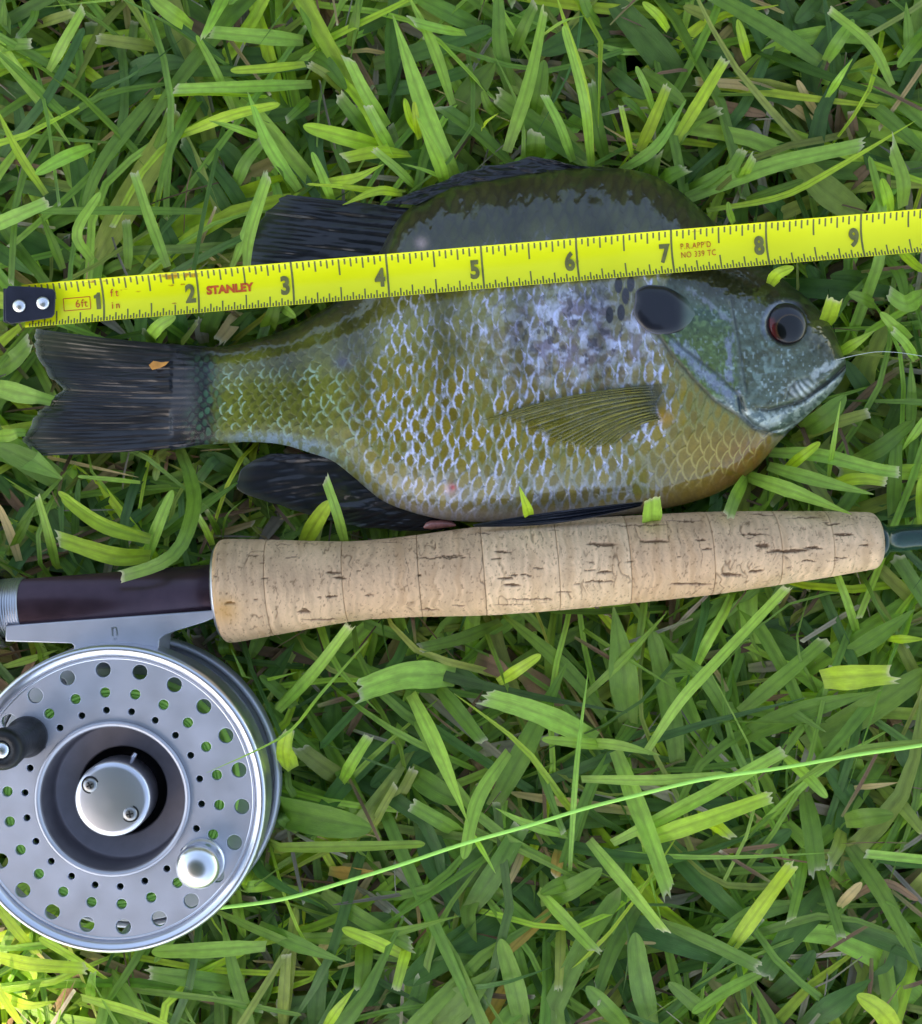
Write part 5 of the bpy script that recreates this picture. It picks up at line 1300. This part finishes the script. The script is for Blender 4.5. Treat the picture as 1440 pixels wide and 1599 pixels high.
kn = rod_lathe('locking_nut', [(ax_mm(-135), SR - 1), (ax_mm(-135), 9.6), (ax_mm(-132), 10.0), (ax_mm(-96), 10.0), (ax_mm(-93), 9.6), (ax_mm(-93), SR - 1)], 96, m_hood, seat, relief=lambda S, TH: 0.15 * np.sin(TH * 40) * (S * 0 + 1))
bc = rod_lathe('butt_cap', [(ax_mm(-162), 0.2), (ax_mm(-161), 7.6), (ax_mm(-158), 8.6), (ax_mm(-144), 8.6), (ax_mm(-141), 8.2), (ax_mm(-139), 6.0)], 64, m_hood, rod)
rod_lathe('winding_check', [(ax_mm(334), SR - 0.5), (ax_mm(340), 9.5), (ax_mm(341), 12.4), (ax_mm(344), 12.9), (ax_mm(347), 13.0)], 96, m_alu, rod)
wr_ = rod_lathe('thread_wrap', [(ax_mm(1368), 2.0), (ax_mm(1370), 5.4), (ax_mm(1378), 5.2), (ax_mm(1384), 4.2), (ax_mm(1386), 3.5), (ax_mm(1405), 3.7), (ax_mm(1440), 3.55), (ax_mm(1560), 3.4), (ax_mm(1566), 3.1)], 64, m_green, rod, relief=lambda S, TH: 0.10 * (fbm(S * 0.9, TH * 2, 3, 2) - 0.5))
rod_lathe('blank', [(ax_mm(1400), 3.0), (ax_mm(1600), 2.95), (ax_mm(3200), 2.6), (ax_mm(3205), 0.1)], 48, m_blank, rod)

# ------------------------------------------------------------------ fly reel
RC = REEL_C
m_reel = basic('grey_anodised_reel', lin(189, 191, 202), 0.5, metal=0.85, spec=0.5, noise=(90, 0.08), bump=(3000, 0.00002))
m_bright = basic('bright_aluminium', lin(220, 222, 232), 0.3, metal=0.95, noise=(60, 0.04))
m_cup = basic('dull_grey_cup', lin(128, 124, 132), 0.5, metal=0.6, noise=(200, 0.12))
m_black = basic('black_bore', lin(24, 24, 28), 0.5, metal=0.2)
m_chrome = basic('polished_chrome', lin(236, 238, 242), 0.28, metal=1.0)
m_rubber = basic('dark_rubber_handle', lin(26, 27, 30), 0.42, spec=0.4, noise=(150, 0.2), bump=(500, 0.0002))
reel = empty('fly_reel', (float(RC[0] * MM), float(RC[1] * MM), 0.014), 'grey perforated fly reel with black handle under the rod seat', 'fishing reel')
c3 = (RC[0], RC[1], 0)
ZF = 44.2                                       # top of the spool face
# spool: rounded rim, face plate with three rings of 22 holes, back flange
spool = lathe('spool_rim', [(38.2, 43.0), (38.3, 44.6), (38.9, 45.3), (39.8, 45.9), (40.4, 46.0), (41.0, 45.6), (41.35, 44.8), (41.4, 43.5), (41.2, 41.0), (41.2, 34.5), (40.6, 33.6), (39.6, 33.4), (39.4, 41.5)], 180, m_bright, reel, c3, closed=True)
loops = [circ(RC[0], RC[1], 38.35, 180)]
holes = []
for k in range(22):
    a = math.radians(90 + 4.5 - k * 360 / 22)
    for rr_, hr in ((34.6, 2.33), (28.5, 1.68), (23.75, 1.22)):
        holes.append(circ(RC[0] + rr_ * math.cos(a), RC[1] + rr_ * math.sin(a), hr - 0.12, 26, False))
loops += holes + [circ(RC[0], RC[1], 20.2, 120, False)]
face = curve2d('face_plate', loops, ZF - 0.75, 0.55, 0.18, m_reel, reel)
lathe('groove_ring', [(37.3, 44.1), (37.5, 44.42), (37.8, 44.42), (38.0, 44.1)], 160, m_bright, reel, c3).parent = face
backf = curve2d('back_flange', [circ(RC[0], RC[1], 39.0, 120)] + [circ(RC[0] + 34.5 * math.cos(q), RC[1] + 34.5 * math.sin(q), 2.2, 24, False) for q in np.linspace(0.2, 0.2 + 2 * math.pi, 22, endpoint=False)] + [circ(RC[0], RC[1], 13, 60, False)], 24.0, 0.5, 0.1, m_reel, reel)
hub = lathe('hub_cup', [(20.5, 43.2), (20.9, 44.4), (20.6, 45.0), (20.0, 45.15), (19.4, 44.8), (19.1, 44.0), (18.9, 36.0), (18.6, 34.6), (18.0, 34.2), (12.6, 34.2), (12.2, 34.0), (12.1, 33.4)], 140, m_cup, reel, c3)
bore = lathe('bore', [(12.15, 33.6), (12.0, 24.0), (5.0, 23.8), (3.0, 23.8)], 100, m_black, reel, c3); bore.parent = hub
lip_ = lathe('hub_lip', [(20.3, 44.1), (20.9, 44.8), (20.7, 45.3), (20.1, 45.4), (19.5, 45.0), (19.2, 44.2)], 140, m_reel, reel, c3); lip_.parent = hub
cap_ = lathe('spindle_cap', [(0.001, 45.9), (4, 45.8), (8.4, 45.45), (9.6, 45.2), (10.1, 44.8), (10.2, 44.0), (10.2, 36.0), (4.5, 35.5), (4.5, 24.0)], 120, m_bright, reel, c3)
m_screw = basic('screw_steel', lin(160, 160, 160), 0.3, metal=0.9, noise=(300, 0.15))
for qx, qy in ((140.6, 1226), (203, 1271)):
    c = P(qx, qy, 45.8) / MM
    sc_ = lathe('screw', [(0.001, 0.42), (1.0, 0.42), (1.7, 0.25), (1.95, -0.05), (1.98, -0.6)], 32, m_screw, None, (c[0], c[1], 45.75)); sc_.parent = cap_
    sk_ = lathe('screw_recess', [(1.95, 0.0), (2.1, 0.03), (2.35, 0.03), (2.4, -0.3)], 32, m_black, None, (c[0], c[1], 45.62)); sk_.parent = cap_
    an = 0.5 if qx < 170 else 0.2
    cr = []
    w_, L_ = 0.2, 0.95
    cross = np.array([(w_, w_), (w_, L_), (-w_, L_), (-w_, w_), (-L_, w_), (-L_, -w_), (-w_, -w_), (-w_, -L_), (w_, -L_), (w_, -w_), (L_, -w_), (L_, w_)])
    R2 = np.array([[math.cos(an), -math.sin(an)], [math.sin(an), math.cos(an)]])
    cx_ = curve2d('cross_slot', [cross @ R2.T + c[:2]], 46.18, 0.03, 0.0, m_black, None); cx_.parent = cap_
c = P(207, 1184, 36) / MM
nb_ = tube('catch_pin', np.array([[c[0] - 1.0, c[1] - 2.0, 35.6], [c[0], c[1], 35.8], [c[0] + 0.8, c[1] + 1.3, 35.6]]), [0.8, 0.85, 0.6], m_bright, reel, n=12)
# frame behind the spool
lathe('frame_ring', [(39.5, 16.0), (40.9, 16.2), (41.6, 17.2), (42.0, 19.0), (42.0, 21.5), (41.6, 22.6), (41.0, 23.0), (40.0, 22.4), (39.6, 20.0)], 160, m_reel, reel, c3, closed=True)
bp = curve2d('frame_plate', [circ(RC[0], RC[1], 40.0, 120)] + [circ(RC[0] + 27 * math.cos(q), RC[1] + 27 * math.sin(q), 6.5, 40, False) for q in np.linspace(0.3, 0.3 + 2 * math.pi, 8, endpoint=False)], 17.4, 0.7, 0.2, m_reel, reel)
lathe('drag_housing', [(0.001, 15.0), (11, 15.0), (13, 16.2), (13, 21), (12, 23.2), (0.001, 23.2)], 80, m_cup, reel, c3)
for q in (1.45, 3.2, 4.7, 5.75):
    cc_ = (RC[0] + 40.6 * math.cos(q), RC[1] + 40.6 * math.sin(q))
    lathe('frame_pillar', [(0.8, 20.0), (0.8, 33.0)], 20, m_reel, reel, (cc_[0], cc_[1], 0))
# foot
fp = np.array([(10,979),(335,955),(336,962),(318,970),(272,984),(256,990),(247,997),(245,1016),(244,1040),(118,1044),(117,1008),(112,1003),(10,1000)], float)
fpm = P(fp[:, 0], fp[:, 1], np.full(len(fp), 38.0))[:, :2] / MM
foot = curve2d('foot', [fpm], 30.5, 7.0, 0.35, m_reel, reel, res=2)
mk = P(181, 990, 38) / MM
e1 = text_mesh('emblem', 'n', m_bright, foot, 5.4, (mk[0] - 1.35, mk[1] - 0.6, 37.9), TANG, xs=0.8, bold=0.0, depth=0.03)
e2 = text_mesh('emblem', 'n', m_bright, foot, 1.6, (mk[0] - 0.8, mk[1] - 1.9, 37.9), TANG, xs=1.4, bold=0.0, depth=0.03)
# handle and counterweight
ch_ = P(43, 1150, 44.5) / MM
hdl = lathe('handle', [(5.4, 44.3), (5.6, 45.2), (5.5, 46.5), (4.7, 48.0), (4.3, 50.5), (4.5, 55.0), (5.1, 60.0), (5.4, 63.0), (5.2, 64.6), (4.4, 65.4), (2.6, 65.5), (2.4, 65.0), (0.001, 65.0)], 64, m_rubber, reel, (ch_[0], ch_[1], 0))
hs_ = lathe('handle_screw', [(0.001, 65.9), (1.4, 65.8), (2.1, 65.4), (2.2, 64.9)], 32, m_chrome, None, (ch_[0], ch_[1], 0)); hs_.parent = hdl
cw = P(316, 1345, 44.5) / MM
cwt = lathe('counterweight', [(6.2, 44.3), (6.3, 44.9), (6.0, 45.4), (5.6, 45.6), (5.6, 49.2), (5.9, 49.6), (5.95, 50.2), (5.7, 51.0), (5.0, 52.0), (3.9, 52.7), (2.4, 53.2), (1.0, 53.4), (0.001, 53.4)], 80, m_chrome, reel, (cw[0], cw[1], 0))

# ------------------------------------------------------------------ fly line: coiled on the spool and running off across the grass
m_line = basic('lime_fly_line', lin(180, 244, 112), 0.45, spec=0.4, noise=(40, 0.08))
lp = np.array(LINE_PTS, float)
zl = np.r_[31.0, 33.0, 35.5, np.full(len(lp) - 3, LINE_Z)] + np.array([0,0,0,.2,-.3,.3,-.2,.3,-.2,.2,0,-.5,-2,-8,-18])
lm = spline(P(lp[:, 0], lp[:, 1], zl) / MM, 220)
lm[:, :2] += 0.10 * np.stack([np.sin(np.arange(220) * 0.35), np.cos(np.arange(220) * 0.27)], -1)
fl0 = lm[110]
fline = empty('fly_line', (float(fl0[0] * MM), float(fl0[1] * MM), 0.036), 'bright lime fly line running from the reel across the grass', 'fishing line')
tube('running_line', lm, 0.52, m_line, fline, n=12)
for j, rc_ in enumerate(np.arange(25.4, 31.2, 1.05)):
    rot = np.linspace(0, 2 * math.pi, 120)
    prof = [(rc_ + 0.56 * math.cos(q), 41.95 - 0.25 * (j % 3) + 0.56 * math.sin(q)) for q in np.linspace(0, 2 * math.pi, 12, endpoint=False)]
    lathe('coil', prof, 120, m_line, fline, c3, closed=True)
m_back = basic('dark_backing', lin(70, 96, 74), 0.7, noise=(300, 0.3))
bk_ = lathe('backing', [(12.5, 24.8), (25.0, 24.8), (25.2, 40.0), (21.5, 40.3), (19.2, 40.3)], 120, m_back, fline, c3)
lathe('coil_wall', [(25.4, 25.0), (31.0, 25.2), (31.4, 40.4), (25.4, 40.6)], 120, m_line, fline, c3)

# leader in the fish's mouth
m_mono = basic('clear_leader', lin(200, 205, 200), 0.15, spec=0.6)
ld = P(np.array([1306,1340,1380,1440,1520,1640]), np.array([562,554,549,556,575,610]), np.array([34,38,38,34,31,30])) / MM
leader = tube('leader', spline(ld, 60), 0.07, m_mono, None, n=8); tag(leader, 'thin clear leader coming out of the mouth of the fish', 'fishing line')

# dry flake stuck to the tail
fk = np.array([(233,570),(240,564),(252,566),(263,565),(258,570),(250,574),(238,577)], float)
zf_ = 29.2
flake = curve2d('straw_flake', [P(fk[:, 0], fk[:, 1], np.full(len(fk), zf_))[:, :2] / MM], zf_, 0.12, 0.08, basic('dry_orange_flake', lin(206, 140, 66), 0.7, noise=(400, 0.25)), None)
tag(flake, 'small orange brown straw flake stuck on the black tail fin', 'straw flake')
# ------------------------------------------------------------------ parents sit at the base of their things; keep children where they were built
bpy.context.view_layer.update()
for o in list(COL.objects):
    if o.parent is not None and o.parent.type == 'EMPTY':
        o.matrix_parent_inverse = Matrix.Translation(-Vector(o.parent.location))
